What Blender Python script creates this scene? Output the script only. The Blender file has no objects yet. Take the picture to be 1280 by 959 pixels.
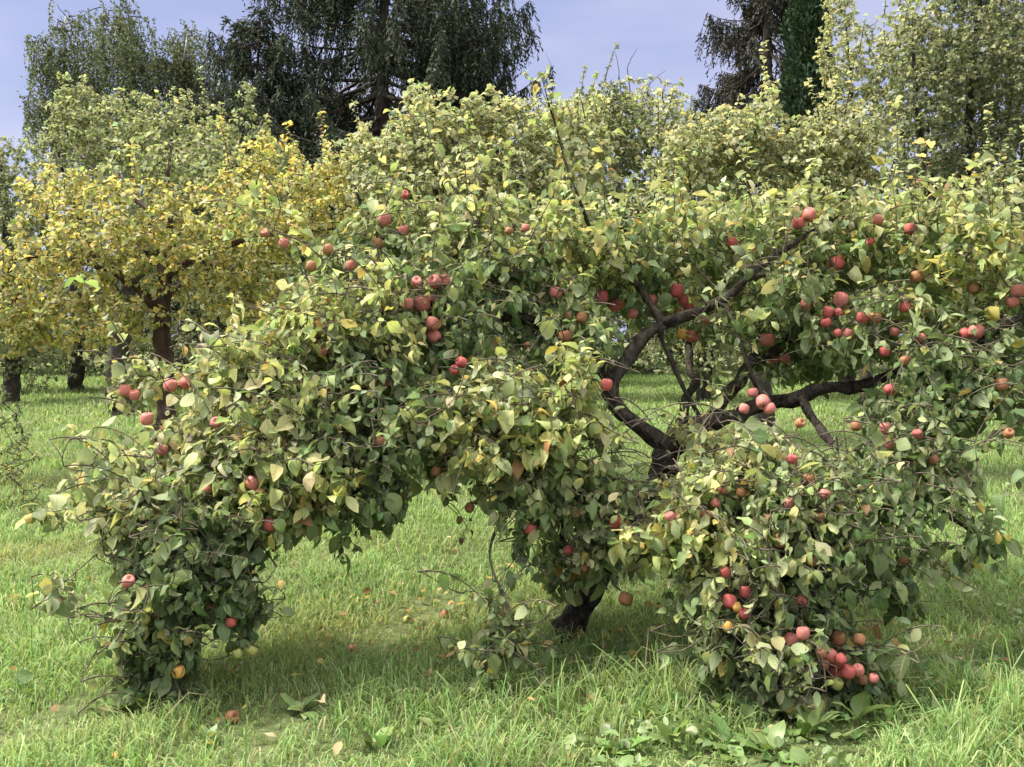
import bpy, math, random
import numpy as np
R = math.radians
rng = np.random.default_rng(7)
random.seed(7)
S = bpy.context.scene
COL = S.collection

# ------------------------------------------------------------------ camera, sky, sun, exposure
F, HZ, CH = 1200.0, 425.0, 1.5          # focal length in photo pixels, horizon row, eye height
cam_d = bpy.data.cameras.new('camera')
cam = bpy.data.objects.new('camera', cam_d)
COL.objects.link(cam)
cam.location = (0, 0, CH)
cam.rotation_euler = (R(90), 0, 0)
cam_d.sensor_width = 36
cam_d.lens = F / 1280 * 36
cam_d.shift_y = -(479.5 - HZ) / 1280
cam_d.clip_end = 500
S.camera = cam

SUN_EL, SUN_AZ = R(54), R(-92)          # azimuth clockwise from +Y (into the picture)
SUN_STRENGTH, SUN_ANGLE = 3.8, 9.0
SKY_STRENGTH = 0.10
EXPOSURE = 1.2
CLOUD = (2.38, 2.52, 3.78, 1)
OVERHEAD_FILL = (17, 16.5, 15.6, 1)
world = bpy.data.worlds.new('World')
S.world = world
world.use_nodes = True
wt = world.node_tree
wt.nodes.clear()
wo = wt.nodes.new('ShaderNodeOutputWorld')
bg = wt.nodes.new('ShaderNodeBackground')
bg.inputs['Strength'].default_value = SKY_STRENGTH
sk = wt.nodes.new('ShaderNodeTexSky')
sk.sky_type = 'NISHITA'
sk.sun_disc = False
sk.sun_elevation = SUN_EL
sk.sun_rotation = SUN_AZ
tc = wt.nodes.new('ShaderNodeTexCoord')
mp = wt.nodes.new('ShaderNodeMapping')
mp.inputs['Scale'].default_value = (1.2, 1.2, 4.0)
nz = wt.nodes.new('ShaderNodeTexNoise')
nz.inputs['Scale'].default_value = 1.6
nz.inputs['Detail'].default_value = 4
cr = wt.nodes.new('ShaderNodeValToRGB')
cr.color_ramp.elements[0].position = 0.4
cr.color_ramp.elements[0].color = (CLOUD[0] * .80, CLOUD[1] * .84, CLOUD[2] * .92, 1)
cr.color_ramp.elements[1].position = 0.64
cr.color_ramp.elements[1].color = (CLOUD[0] * 1.4, CLOUD[1] * 1.3, CLOUD[2] * 1.08, 1)
mx = wt.nodes.new('ShaderNodeMixRGB')
mx.inputs['Fac'].default_value = 0.86
wt.links.new(tc.outputs['Generated'], mp.inputs['Vector'])
wt.links.new(mp.outputs[0], nz.inputs['Vector'])
wt.links.new(nz.outputs['Fac'], cr.inputs[0])
wt.links.new(sk.outputs[0], mx.inputs[1])
sx = wt.nodes.new('ShaderNodeSeparateXYZ')
wt.links.new(tc.outputs['Generated'], sx.inputs[0])
zr = wt.nodes.new('ShaderNodeMapRange')
zr.interpolation_type = 'SMOOTHSTEP'
for _i, _v in ((1, .34), (2, .80), (3, 0), (4, 1)):
    zr.inputs[_i].default_value = _v
wt.links.new(sx.outputs[2], zr.inputs[0])
overhead_fill = wt.nodes.new('ShaderNodeMixRGB')            # bright cloud overhead, added out of view to fill shade; bluer towards the horizon
overhead_fill.inputs[2].default_value = OVERHEAD_FILL
wt.links.new(zr.outputs[0], overhead_fill.inputs[0])
wt.links.new(cr.outputs[0], overhead_fill.inputs[1])
wt.links.new(overhead_fill.outputs[0], mx.inputs[2])
wt.links.new(mx.outputs[0], bg.inputs['Color'])
wt.links.new(bg.outputs[0], wo.inputs[0])

sd = bpy.data.lights.new('sun', 'SUN')
sd.energy = SUN_STRENGTH
sd.angle = R(SUN_ANGLE)
sd.color = (1.0, 0.94, 0.83)
sun = bpy.data.objects.new('sun', sd)
COL.objects.link(sun)
from mathutils import Vector
sdir = Vector((math.sin(SUN_AZ) * math.cos(SUN_EL), math.cos(SUN_AZ) * math.cos(SUN_EL), math.sin(SUN_EL)))
sun.rotation_euler = sdir.to_track_quat('Z', 'Y').to_euler()
sun.location = (-8, -4, 14)

S.view_settings.view_transform = 'Standard'
S.view_settings.look = 'None'
S.view_settings.gamma = 1
S.view_settings.use_curve_mapping = False
S.view_settings.exposure = EXPOSURE
try:
    S.cycles.max_bounces = 7
    S.cycles.diffuse_bounces = 3
    S.cycles.transmission_bounces = 4
    S.cycles.glossy_bounces = 2
    S.cycles.transparent_max_bounces = 4
    S.cycles.use_denoising = True
    S.cycles.denoiser = 'OPENIMAGEDENOISE'
    S.cycles.denoising_input_passes = 'RGB_ALBEDO_NORMAL'
    S.cycles.caustics_reflective = False
    S.cycles.caustics_refractive = False
except Exception:
    pass

# ------------------------------------------------------------------ helpers
def terrain(x, y):
    """height of the meadow"""
    x = np.asarray(x, float); y = np.asarray(y, float)
    h = np.clip(y - 5.5, 0, 45) * 0.02
    h = h + 0.03 * np.sin(x * 0.9 + 1.3) * np.sin(y * 0.7 + .4) * np.clip((y - 3) / 4, 0, 1)
    h = h + 0.012 * np.sin(x * 2.7 + y * 1.9) * np.sin(y * 2.3 - x * .6)
    return h

def P(px, py, D):
    return np.array([(px - 640) / F * D, D, CH + (HZ - py) / F * D])

def proj(p):
    D = np.maximum(p[:, 1], .1)
    return 640 + p[:, 0] / D * F, HZ - (p[:, 2] - CH) / D * F, D

def norm(v):
    return v / np.maximum(np.linalg.norm(v, axis=-1, keepdims=True), 1e-9)

def vnoise(x, y, scale, seed=0):
    r = np.random.default_rng(seed)
    o = np.zeros_like(np.asarray(x, float))
    for k in range(9):
        a = r.uniform(0, 6.283); f = scale * r.uniform(.5, 2.0); ph = r.uniform(0, 6.283)
        o = o + np.sin((x * math.cos(a) + y * math.sin(a)) * f + ph)
    return o / 9 * 1.9

def mesh_obj(name, verts, quads=None, tris=None, mat=None, parent=None, col=None, uv=None, smooth=True):
    me = bpy.data.meshes.new(name)
    verts = np.asarray(verts, np.float32).reshape(-1, 3)
    parts, starts, n = [], [], 0
    if quads is not None and len(quads):
        q = np.asarray(quads, np.int32); parts.append(q.ravel()); starts.append(n + 4 * np.arange(len(q))); n += q.size
    if tris is not None and len(tris):
        t = np.asarray(tris, np.int32); parts.append(t.ravel()); starts.append(n + 3 * np.arange(len(t))); n += t.size
    loops = np.concatenate(parts).astype(np.int32); st = np.concatenate(starts).astype(np.int32)
    me.vertices.add(len(verts)); me.loops.add(len(loops)); me.polygons.add(len(st))
    me.vertices.foreach_set('co', verts.ravel())
    me.loops.foreach_set('vertex_index', loops)
    me.polygons.foreach_set('loop_start', st)
    me.update(calc_edges=True)
    if smooth:
        me.polygons.foreach_set('use_smooth', np.ones(len(st), bool))
    if col is not None:
        a = me.color_attributes.new('col', 'FLOAT_COLOR', 'POINT')
        c = np.ones((len(verts), 4), np.float32); c[:, :3] = col
        a.data.foreach_set('color', c.ravel())
    if uv is not None:
        u = me.uv_layers.new(name='UVMap')
        u.data.foreach_set('uv', np.asarray(uv, np.float32)[loops].ravel())
    if mat is not None:
        me.materials.append(mat)
    o = bpy.data.objects.new(name, me)
    COL.objects.link(o)
    if parent is not None:
        o.parent = parent
    return o

def empty(name, loc=(0, 0, 0), parent=None):
    o = bpy.data.objects.new(name, None)
    o.empty_display_size = .2
    o.location = loc
    COL.objects.link(o)
    if parent is not None:
        o.parent = parent
    return o

def tag(o, label, cat, group=None, kind=None):
    if label: o['label'] = label
    if cat: o['category'] = cat
    if group: o['group'] = group
    if kind: o['kind'] = kind
    return o

def catmull(pts, step):
    pts = np.asarray(pts, float)
    ext = np.vstack([2 * pts[0] - pts[1], pts, 2 * pts[-1] - pts[-2]])
    out = []
    for i in range(1, len(ext) - 2):
        p0, p1, p2, p3 = ext[i - 1], ext[i], ext[i + 1], ext[i + 2]
        n = max(2, int(np.linalg.norm((p2 - p1)[:3]) / step))
        t = np.arange(n)[:, None] / n
        out.append(.5 * ((2 * p1) + (-p0 + p2) * t + (2 * p0 - 5 * p1 + 4 * p2 - p3) * t ** 2 + (-p0 + 3 * p1 - 3 * p2 + p3) * t ** 3))
    out.append(pts[-1][None])
    return np.vstack(out)

def tubes(paths, sides=5, rough=0.0, seed=0):
    """paths: list of (points n x 3, radii n) -> verts, quads, tris"""
    r = np.random.default_rng(seed)
    V, Q, T, n0 = [], [], [], 0
    ang = np.arange(sides) / sides * 2 * math.pi
    ca, sa = np.cos(ang), np.sin(ang)
    for pts, rad in paths:
        pts = np.asarray(pts, float); n = len(pts)
        if n < 2: continue
        tg = norm(np.gradient(pts, axis=0))
        if n > 9:                                   # rings follow the general run of the wood, not every small kink
            pad = np.vstack([np.repeat(tg[:1], 3, 0), tg, np.repeat(tg[-1:], 3, 0)])
            tg = norm(sum(pad[q:q + n] for q in range(7)))
        ref = np.array([0, 0, 1.0]) if abs(tg[0][2]) < .9 else np.array([1.0, 0, 0])
        u = ref - (tg @ ref)[:, None] * tg
        u = norm(u); v = np.cross(tg, u)
        rr = np.asarray(rad, float)[:, None] * np.ones(sides)
        if rough:
            rr = rr * (1 + rough * r.normal(size=(n, sides)).clip(-2, 2))
        ring = pts[:, None, :] + rr[:, :, None] * (ca[None, :, None] * u[:, None, :] + sa[None, :, None] * v[:, None, :])
        V.append(ring.reshape(-1, 3))
        i = np.arange(n - 1)[:, None] * sides + n0; j = np.arange(sides)[None]; j2 = (j + 1) % sides
        Q.append(np.stack([i + j, i + j2, i + sides + j2, i + sides + j], -1).reshape(-1, 4))
        V.append(pts[-1:] + tg[-1:] * rr[-1, 0] * .6)
        tip = n0 + n * sides
        b = n0 + (n - 1) * sides
        T.append(np.stack([b + np.arange(sides), b + (np.arange(sides) + 1) % sides, np.full(sides, tip)], -1))
        n0 += n * sides + 1
    return np.vstack(V), np.vstack(Q), np.vstack(T)

# ------------------------------------------------------------------ materials
def new_mat(name):
    m = bpy.data.materials.new(name)
    m.use_nodes = True
    nt = m.node_tree
    nt.nodes.clear()
    out = nt.nodes.new('ShaderNodeOutputMaterial')
    return m, nt, out

def N(nt, typ, **kw):
    n = nt.nodes.new(typ)
    for k, v in kw.items():
        if k in n.inputs: n.inputs[k].default_value = v
        else: setattr(n, k, v)
    return n

def leaf_mat(name, trans=.35, rough=.5, spec=.35, under=(.30, .34, .22), underfac=.55, veins=True, mottle=14.0, tcol=(1.2, 1.2, .78)):
    m, nt, out = new_mat(name)
    L = nt.links.new
    at = N(nt, 'ShaderNodeAttribute', attribute_name='col')
    tcn = N(nt, 'ShaderNodeTexCoord')
    no = N(nt, 'ShaderNodeTexNoise', Scale=mottle, Detail=3.0)
    L(tcn.outputs['Object'], no.inputs['Vector'])
    mr = N(nt, 'ShaderNodeMapRange'); mr.inputs[1].default_value = .3; mr.inputs[2].default_value = .7
    mr.inputs[3].default_value = .84; mr.inputs[4].default_value = 1.16
    L(no.outputs['Fac'], mr.inputs[0])
    mu = N(nt, 'ShaderNodeMixRGB', blend_type='MULTIPLY', Fac=1.0)
    L(at.outputs['Color'], mu.inputs[1]); L(mr.outputs[0], mu.inputs[2])
    c = mu.outputs[0]
    if veins:
        uv = N(nt, 'ShaderNodeUVMap')
        sp = N(nt, 'ShaderNodeSeparateXYZ'); L(uv.outputs[0], sp.inputs[0])
        ab = N(nt, 'ShaderNodeMath', operation='ABSOLUTE'); L(sp.outputs[1], ab.inputs[0])
        # side veins run forward from the midrib
        sl = N(nt, 'ShaderNodeMath', operation='MULTIPLY'); L(ab.outputs[0], sl.inputs[0]); sl.inputs[1].default_value = .22
        su = N(nt, 'ShaderNodeMath', operation='SUBTRACT'); L(sp.outputs[0], su.inputs[0]); L(sl.outputs[0], su.inputs[1])
        mf = N(nt, 'ShaderNodeMath', operation='MULTIPLY'); L(su.outputs[0], mf.inputs[0]); mf.inputs[1].default_value = 44.0
        si = N(nt, 'ShaderNodeMath', operation='SINE'); L(mf.outputs[0], si.inputs[0])
        gt = N(nt, 'ShaderNodeMapRange'); gt.inputs[1].default_value = .6; gt.inputs[2].default_value = 1.0; gt.inputs[4].default_value = .22
        L(si.outputs[0], gt.inputs[0])
        mid = N(nt, 'ShaderNodeMapRange'); mid.inputs[1].default_value = .03; mid.inputs[2].default_value = .12
        mid.inputs[3].default_value = .5; mid.inputs[4].default_value = 0
        L(ab.outputs[0], mid.inputs[0])
        ad = N(nt, 'ShaderNodeMath', operation='MAXIMUM'); L(gt.outputs[0], ad.inputs[0]); L(mid.outputs[0], ad.inputs[1])
        pv = N(nt, 'ShaderNodeMixRGB'); pv.inputs[2].default_value = (.30, .34, .14, 1)
        L(ad.outputs[0], pv.inputs[0]); L(c, pv.inputs[1])
        c = pv.outputs[0]
        # brown scab spots
        n2 = N(nt, 'ShaderNodeTexNoise', Scale=60.0, Detail=2.0); L(tcn.outputs['Object'], n2.inputs['Vector'])
        r2 = N(nt, 'ShaderNodeMapRange'); r2.inputs[1].default_value = .69; r2.inputs[2].default_value = .74; r2.inputs[4].default_value = .6
        L(n2.outputs['Fac'], r2.inputs[0])
        bs = N(nt, 'ShaderNodeMixRGB'); bs.inputs[2].default_value = (.16, .10, .04, 1)
        L(r2.outputs[0], bs.inputs[0]); L(c, bs.inputs[1]); c = bs.outputs[0]
    geo = N(nt, 'ShaderNodeNewGeometry')
    um = N(nt, 'ShaderNodeMath', operation='MULTIPLY'); L(geo.outputs['Backfacing'], um.inputs[0]); um.inputs[1].default_value = underfac
    uc = N(nt, 'ShaderNodeMixRGB'); uc.inputs[2].default_value = (*under, 1)
    L(um.outputs[0], uc.inputs[0]); L(c, uc.inputs[1])
    bs = N(nt, 'ShaderNodeBsdfPrincipled', Roughness=rough)
    bs.inputs['Specular IOR Level'].default_value = spec
    L(uc.outputs[0], bs.inputs['Base Color'])
    tm = N(nt, 'ShaderNodeMixRGB', blend_type='MULTIPLY', Fac=1.0); tm.inputs[2].default_value = (*tcol, 1)
    L(c, tm.inputs[1])
    tr = N(nt, 'ShaderNodeBsdfTranslucent'); L(tm.outputs[0], tr.inputs['Color'])
    ms = N(nt, 'ShaderNodeMixShader', Fac=trans)
    L(bs.outputs[0], ms.inputs[1]); L(tr.outputs[0], ms.inputs[2]); L(ms.outputs[0], out.inputs[0])
    return m

def bark_mat(name, c1, c2, lichen=(.22, .24, .16), lf=.25, scale=14.0, bump=.6):
    m, nt, out = new_mat(name)
    L = nt.links.new
    tcn = N(nt, 'ShaderNodeTexCoord')
    mpn = N(nt, 'ShaderNodeMapping'); mpn.inputs['Scale'].default_value = (1, 1, .45)
    L(tcn.outputs['Object'], mpn.inputs[0])
    no = N(nt, 'ShaderNodeTexNoise', Scale=scale, Detail=8.0, Roughness=.65); L(mpn.outputs[0], no.inputs['Vector'])
    ra = N(nt, 'ShaderNodeValToRGB')
    ra.color_ramp.elements[0].position = .35; ra.color_ramp.elements[0].color = (*c1, 1)
    ra.color_ramp.elements[1].position = .7; ra.color_ramp.elements[1].color = (*c2, 1)
    L(no.outputs['Fac'], ra.inputs[0])
    n2 = N(nt, 'ShaderNodeTexNoise', Scale=scale * .45, Detail=5.0, Roughness=.7); L(tcn.outputs['Object'], n2.inputs['Vector'])
    r2 = N(nt, 'ShaderNodeMapRange'); r2.inputs[1].default_value = .52; r2.inputs[2].default_value = .66; r2.inputs[4].default_value = lf
    L(n2.outputs['Fac'], r2.inputs[0])
    mi = N(nt, 'ShaderNodeMixRGB'); mi.inputs[2].default_value = (*lichen, 1)
    L(r2.outputs[0], mi.inputs[0]); L(ra.outputs[0], mi.inputs[1])
    bs = N(nt, 'ShaderNodeBsdfPrincipled', Roughness=.9); bs.inputs['Specular IOR Level'].default_value = .15
    L(mi.outputs[0], bs.inputs['Base Color'])
    bu = N(nt, 'ShaderNodeBump', Strength=bump, Distance=.02)
    L(no.outputs['Fac'], bu.inputs['Height']); L(bu.outputs[0], bs.inputs['Normal'])
    L(bs.outputs[0], out.inputs[0])
    return m

M_LEAF = leaf_mat('apple_leaf', trans=.40, spec=.22, rough=.58, under=(.33, .385, .215), underfac=.6)
M_LEAF_FAR = leaf_mat('orchard_leaf', trans=.44, veins=False, mottle=3.0, spec=.15, rough=.65, under=(.33, .36, .21))
M_NEEDLE = leaf_mat('conifer_needle', trans=.12, rough=.7, spec=.15, veins=False, underfac=.1, mottle=1.2, tcol=(1, 1, .8))
M_GRASS = leaf_mat('grass_blade', trans=.40, rough=.65, spec=.12, veins=False, underfac=.1, under=(.2, .26, .1), mottle=.8)
M_BARK = bark_mat('old_apple_bark', (.006, .005, .005), (.085, .068, .054), lf=.35, bump=1.0, lichen=(.16, .17, .13), scale=34)
M_TWIG = bark_mat('apple_twig_bark', (.05, .04, .032), (.15, .12, .09), lichen=(.22, .22, .16), lf=.5, scale=40, bump=.2)
M_BARK_RED = bark_mat('reddish_bark', (.032, .019, .016), (.11, .072, .057), lichen=(.24, .2, .16), lf=.4, scale=16)
M_BARK_GREY = bark_mat('grey_bark', (.018, .015, .013), (.075, .062, .052), lf=.25)
M_BARK_BIRCH = bark_mat('birch_bark', (.30, .29, .26), (.52, .50, .46), lichen=(.05, .045, .04), lf=.8, scale=5)

# ------------------------------------------------------------------ foliage geometry
def leaf_frames(pos, d, n):
    d = norm(d)
    n = n - (n * d).sum(1)[:, None] * d
    n = norm(n)
    s = np.cross(d, n)
    return d, n, s

def leaf_mesh(pos, d, n, length, width, curl, fold, col, seed=1):
    """curved, folded, pointed leaf with stalk: 21 vertices, 12 quads each"""
    r = np.random.default_rng(seed)
    K = len(pos)
    d, n, s = leaf_frames(pos, d, n)
    t = np.array([0, .15, .26, .44, .66, .87, 1.0])
    w = np.array([.035, .045, .56, .97, .92, .46, .02])
    x = np.zeros((K, 7)); z = np.zeros((K, 7))
    for i in range(1, 7):
        th = curl * (t[i] + t[i - 1]) * .5 * 1.15 - .12
        x[:, i] = x[:, i - 1] + np.cos(th) * (t[i] - t[i - 1])
        z[:, i] = z[:, i - 1] - np.sin(th) * (t[i] - t[i - 1])
    L = length[:, None]
    c = pos[:, None, :] + (x * L)[..., None] * d[:, None] + (z * L)[..., None] * n[:, None]
    hw = w[None] * width[:, None] * .5
    wob = 1 + .10 * r.normal(size=(K, 7))
    up = fold[:, None] * hw + .14 * hw * r.normal(size=(K, 7))
    up2 = fold[:, None] * hw + .14 * hw * r.normal(size=(K, 7))
    l = c + (hw * wob)[..., None] * s[:, None] + up[..., None] * n[:, None]
    q = c - (hw * (2 - wob))[..., None] * s[:, None] + up2[..., None] * n[:, None]
    V = np.stack([l, c, q], 2).reshape(K, 21, 3)
    i = np.arange(6)[:, None] * 3
    base = np.concatenate([np.stack([i + 1, i, i + 3, i + 4], -1).reshape(-1, 4), np.stack([i + 2, i + 1, i + 4, i + 5], -1).reshape(-1, 4)])
    Q = (base[None] + 21 * np.arange(K)[:, None, None]).reshape(-1, 4)
    tip = (np.array([0, 0, 0, 0, .02, .08, .2])[None, :, None] * r.uniform(0, 1, (K, 1, 1)))
    C = col[:, None, :] * (1 - tip) + tip * np.array([.34, .24, .08])
    C = np.repeat(C, 3, axis=1).reshape(K, 21, 3)
    uu = np.repeat(t, 3); vv = np.tile([1, 0, -1.0], 7)
    UV = np.tile(np.stack([uu, vv], -1), (K, 1))
    return V.reshape(-1, 3), Q, C.reshape(-1, 3), UV

def small_leaf_mesh(pos, d, n, length, width, curl, fold, col):
    """folded, bent leaf for trees further off: 5 vertices, 4 triangles"""
    K = len(pos)
    d, n, s = leaf_frames(pos, d, n)
    L = length[:, None]; W = width[:, None] * .5
    mid = pos + d * L * .5 * np.cos(curl * .25)[:, None] - n * L * .12 * curl[:, None]
    tip = pos + d * L * np.cos(curl * .6)[:, None] - n * L * .5 * np.sin(curl)[:, None]
    up = n * W * fold[:, None]
    V = np.stack([pos, mid + s * W + up, mid, mid - s * W + up, tip], 1)
    T = np.array([[0, 2, 1], [0, 3, 2], [1, 2, 4], [2, 3, 4]])
    T = (T[None] + 5 * np.arange(K)[:, None, None]).reshape(-1, 3)
    return V.reshape(-1, 3), T, np.repeat(col, 5, axis=0)

def palette(pal, K, r, jitter=.16):
    cs = np.array([p[0] for p in pal]); w = np.array([p[1] for p in pal], float)
    idx = r.choice(len(pal), K, p=w / w.sum())
    c = cs[idx]
    return np.clip(c * (1 + jitter * r.normal(size=(K, 1))) * (1 + .07 * r.normal(size=(K, 3))), .004, .85)

def grow(skel, targets, r, end='droop', step=.07, keep=None, bend=.35):
    """space filling twigs: skel = (pos, dir, id); targets m x 3. Each twig leaves the nearest wood (or an earlier twig)."""
    cap = len(skel[0]) + len(targets) * 14 + 10
    pos = np.zeros((cap, 3)); dr = np.zeros((cap, 3)); idn = np.zeros(cap, int)
    n = len(skel[0]); pos[:n], dr[:n], idn[:n] = skel
    d0 = np.array([np.min(((pos[:n] - t) ** 2).sum(1)) for t in targets])
    order = np.argsort(d0)
    twigs = []
    for k in order:
        t = targets[k]
        dd = ((pos[:n] - t) ** 2).sum(1)
        j = int(np.argmin(dd)); L = math.sqrt(dd[j])
        if L < .03: continue
        a, da = pos[j].copy(), dr[j]
        ln = (t - a) / L
        e = {'droop': np.array([0, 0, -1.0]), 'up': np.array([0, 0, 1.0]), 'none': ln}[end if isinstance(end, str) else end[k]]
        e = norm(e + .7 * ln + .35 * r.normal(size=3))
        c1 = a + (da * .5 + ln * .5) * L * bend; c2 = t - e * L * .35
        m = max(4, min(12, int(L / step) + 2))
        u = np.linspace(0, 1, m)[:, None]
        pts = a * (1 - u) ** 3 + 3 * c1 * u * (1 - u) ** 2 + 3 * c2 * u ** 2 * (1 - u) + t * u ** 3
        tg = norm(np.gradient(pts, axis=0))
        pos[n:n + m - 1] = pts[1:]; dr[n:n + m - 1] = tg[1:]; idn[n:n + m - 1] = idn[j]
        n += m - 1
        twigs.append((pts, L, idn[j], k))
    return twigs

def leaves_along(twigs, r, spacing, span, rosette=4, droop=.5, upness=1.0, tipdroop=None):
    """leaf anchor, direction, normal, owner id, target index"""
    A, Dn, Nn, I, K = [], [], [], [], []
    g = 2.39996
    for pts, L, idn, k in twigs:
        seg = np.linalg.norm(np.diff(pts, axis=0), axis=1); cs = np.concatenate([[0], np.cumsum(seg)]); tot = cs[-1]
        lo = max(.02, tot - span)
        s = np.arange(lo, tot, spacing)
        s = np.concatenate([s, np.full(rosette, tot)]); m = len(s)
        p = np.stack([np.interp(s, cs, pts[:, i]) for i in range(3)], 1)
        tg = norm(np.stack([np.interp(s + .01, cs, pts[:, i]) for i in range(3)], 1) - np.stack([np.interp(s - .02, cs, pts[:, i]) for i in range(3)], 1))
        ph = r.uniform(0, 6.28) + g * np.arange(m) + .3 * r.normal(size=m)
        ref = np.where(np.abs(tg[:, 2:3]) < .9, np.array([[0, 0, 1.0]]), np.array([[1.0, 0, 0]]))
        u = norm(np.cross(tg, ref)); v = np.cross(tg, u)
        o = np.cos(ph)[:, None] * u + np.sin(ph)[:, None] * v
        d = norm(.75 * o + .5 * tg + np.array([0, 0, -1.0]) * droop * r.uniform(.2, 1.4, (m, 1)) + .2 * r.normal(size=(m, 3)))
        nn = np.array([0, 0, 1.0]) * upness + .45 * r.normal(size=(m, 3)) + .5 * o * (np.abs(d[:, 2:3]) > .7) + .25 * tg
        A.append(p); Dn.append(d); Nn.append(nn); I.append(np.full(m, idn)); K.append(np.full(m, k))
    return [np.concatenate(a) for a in (A, Dn, Nn, I, K)]

def twig_paths(twigs, r0=.0028, r1=.0013, thick=.007):
    out = []
    for pts, L, idn, k in twigs:
        b = r0 + thick * min(1.0, max(0, L - .25))
        out.append((pts, np.linspace(b, r1, len(pts))))
    return out

def ellipsoid_pts(c, rad, n, r, shell=.0):
    v = norm(r.normal(size=(n, 3)))
    q = r.uniform(shell, 1, (n, 1)) ** (1 / 2.2)
    return c + v * q * rad

# ------------------------------------------------------------------ ground
def build_ground():
    xs = np.concatenate([np.linspace(-220, -26, 12), np.linspace(-24, 24, 160), np.linspace(26, 220, 12)])
    ys = np.concatenate([np.linspace(-60, -2, 8), np.linspace(-1, 34, 150), np.linspace(37, 260, 18)])
    X, Y = np.meshgrid(xs, ys)
    Z = terrain(X, Y)
    V = np.stack([X, Y, Z], -1).reshape(-1, 3)
    nx = len(xs)
    i = (np.arange(len(ys) - 1)[:, None] * nx + np.arange(nx - 1)[None])
    Q = np.stack([i, i + 1, i + nx + 1, i + nx], -1).reshape(-1, 4)
    m, nt, out = new_mat('meadow_ground')
    L = nt.links.new
    tcn = N(nt, 'ShaderNodeTexCoord')
    n1 = N(nt, 'ShaderNodeTexNoise', Scale=.9, Detail=6.0); L(tcn.outputs['Object'], n1.inputs['Vector'])
    n2 = N(nt, 'ShaderNodeTexNoise', Scale=22.0, Detail=6.0, Roughness=.7); L(tcn.outputs['Object'], n2.inputs['Vector'])
    ra = N(nt, 'ShaderNodeValToRGB')
    e = ra.color_ramp.elements
    e[0].position = .35; e[0].color = (.075, .115, .042, 1)
    e[1].position = .68; e[1].color = (.125, .18, .072, 1)
    L(n1.outputs['Fac'], ra.inputs[0])
    r2 = N(nt, 'ShaderNodeValToRGB')
    e = r2.color_ramp.elements
    e[0].position = .4; e[0].color = (.09, .075, .04, 1)
    e[1].position = .62; e[1].color = (.24, .26, .11, 1)
    L(n2.outputs['Fac'], r2.inputs[0])
    mi = N(nt, 'ShaderNodeMixRGB', Fac=.5); L(ra.outputs[0], mi.inputs[1]); L(r2.outputs[0], mi.inputs[2])
    bs = N(nt, 'ShaderNodeBsdfPrincipled', Roughness=.95); bs.inputs['Specular IOR Level'].default_value = .1
    L(mi.outputs[0], bs.inputs['Base Color'])
    bu = N(nt, 'ShaderNodeBump', Strength=.8, Distance=.05); L(n2.outputs['Fac'], bu.inputs['Height']); L(bu.outputs[0], bs.inputs['Normal'])
    L(bs.outputs[0], out.inputs[0])
    tag(mesh_obj('ground', V, Q, None, m), None, None, kind='structure')

def grass_zone(y0, y1, dens, hmin, hmax, wid, r, margin=1.9):
    A = .56 * (y1 ** 2 - y0 ** 2) + margin * 2 * (y1 - y0)
    n = int(A * dens)
    yy = r.uniform(y0, y1, n * 2); half = .56 * yy + margin
    keep = r.uniform(0, .56 * y1 + margin, n * 2) < half
    yy = yy[keep][:n]; half = half[keep][:n]
    xx = r.uniform(-1, 1, len(yy)) * half
    # clumpiness
    c = vnoise(xx, yy, 7.0, 3) + .5 * vnoise(xx, yy, 17, 4)
    k = r.uniform(0, 1, len(xx)) < np.clip(.72 + .45 * c, .12, 1)
    xx, yy, c = xx[k], yy[k], c[k]
    h = r.uniform(hmin, hmax, len(xx)) * (1 + .35 * c) * np.exp(.22 * r.normal(size=len(xx)))
    return xx, yy, h, np.full(len(xx), wid) * r.uniform(.6, 1.3, len(xx))

WEEDS = [(160, 892, .16, 'dock plant at the foot of the hanging leafy bough'), (378, 892, .13, 'small round leaved weed in the shade beside the hanging bough'), (470, 935, .14, 'broad leaved weed in sunlit grass near the shaded patch'),
         (548, 912, .10, 'little weed rosette below the thin hanging twig'), (742, 832, .11, 'pale round leaved weed in the shade close to the trunk'), (672, 925, .12, 'weed rosette among bent grass in front of the trunk'), (768, 950, .15, 'wide leaved weed beside a tall grass tuft'), (836, 936, .17, 'bright dandelion rosette with long leaves'),
         (902, 940, .16, 'large bright dock plant beneath the lowest bough'), (962, 945, .17, 'clump of upright dock leaves in full sun'), (1012, 922, .18, 'dock plant with toothed leaves before the apple cluster'), (1072, 905, .19, 'tall leafy weed just under the lowest apples'), (1122, 880, .15, 'broad weed beside the lowest apple of the cluster'),
         (1182, 905, .12, 'low weed in long bright grass'), (1262, 935, .13, 'pale weed near the picture corner'), (1150, 950, .12, 'weed rosette in front of the long bright grass'), (260, 930, .09, 'small weed near the rotten fallen apple'), (90, 905, .09, 'flat weed in sunlit grass beyond the fallen orange apple')]
GCOL = [((0.183, 0.290, 0.097), 4), ((0.243, 0.356, 0.132), 5), ((0.309, 0.411, 0.170), 3), ((0.128, 0.219, 0.069), 2), ((0.374, 0.384, 0.213), 1.2), ((0.296, 0.253, 0.146), .4)]
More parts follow.
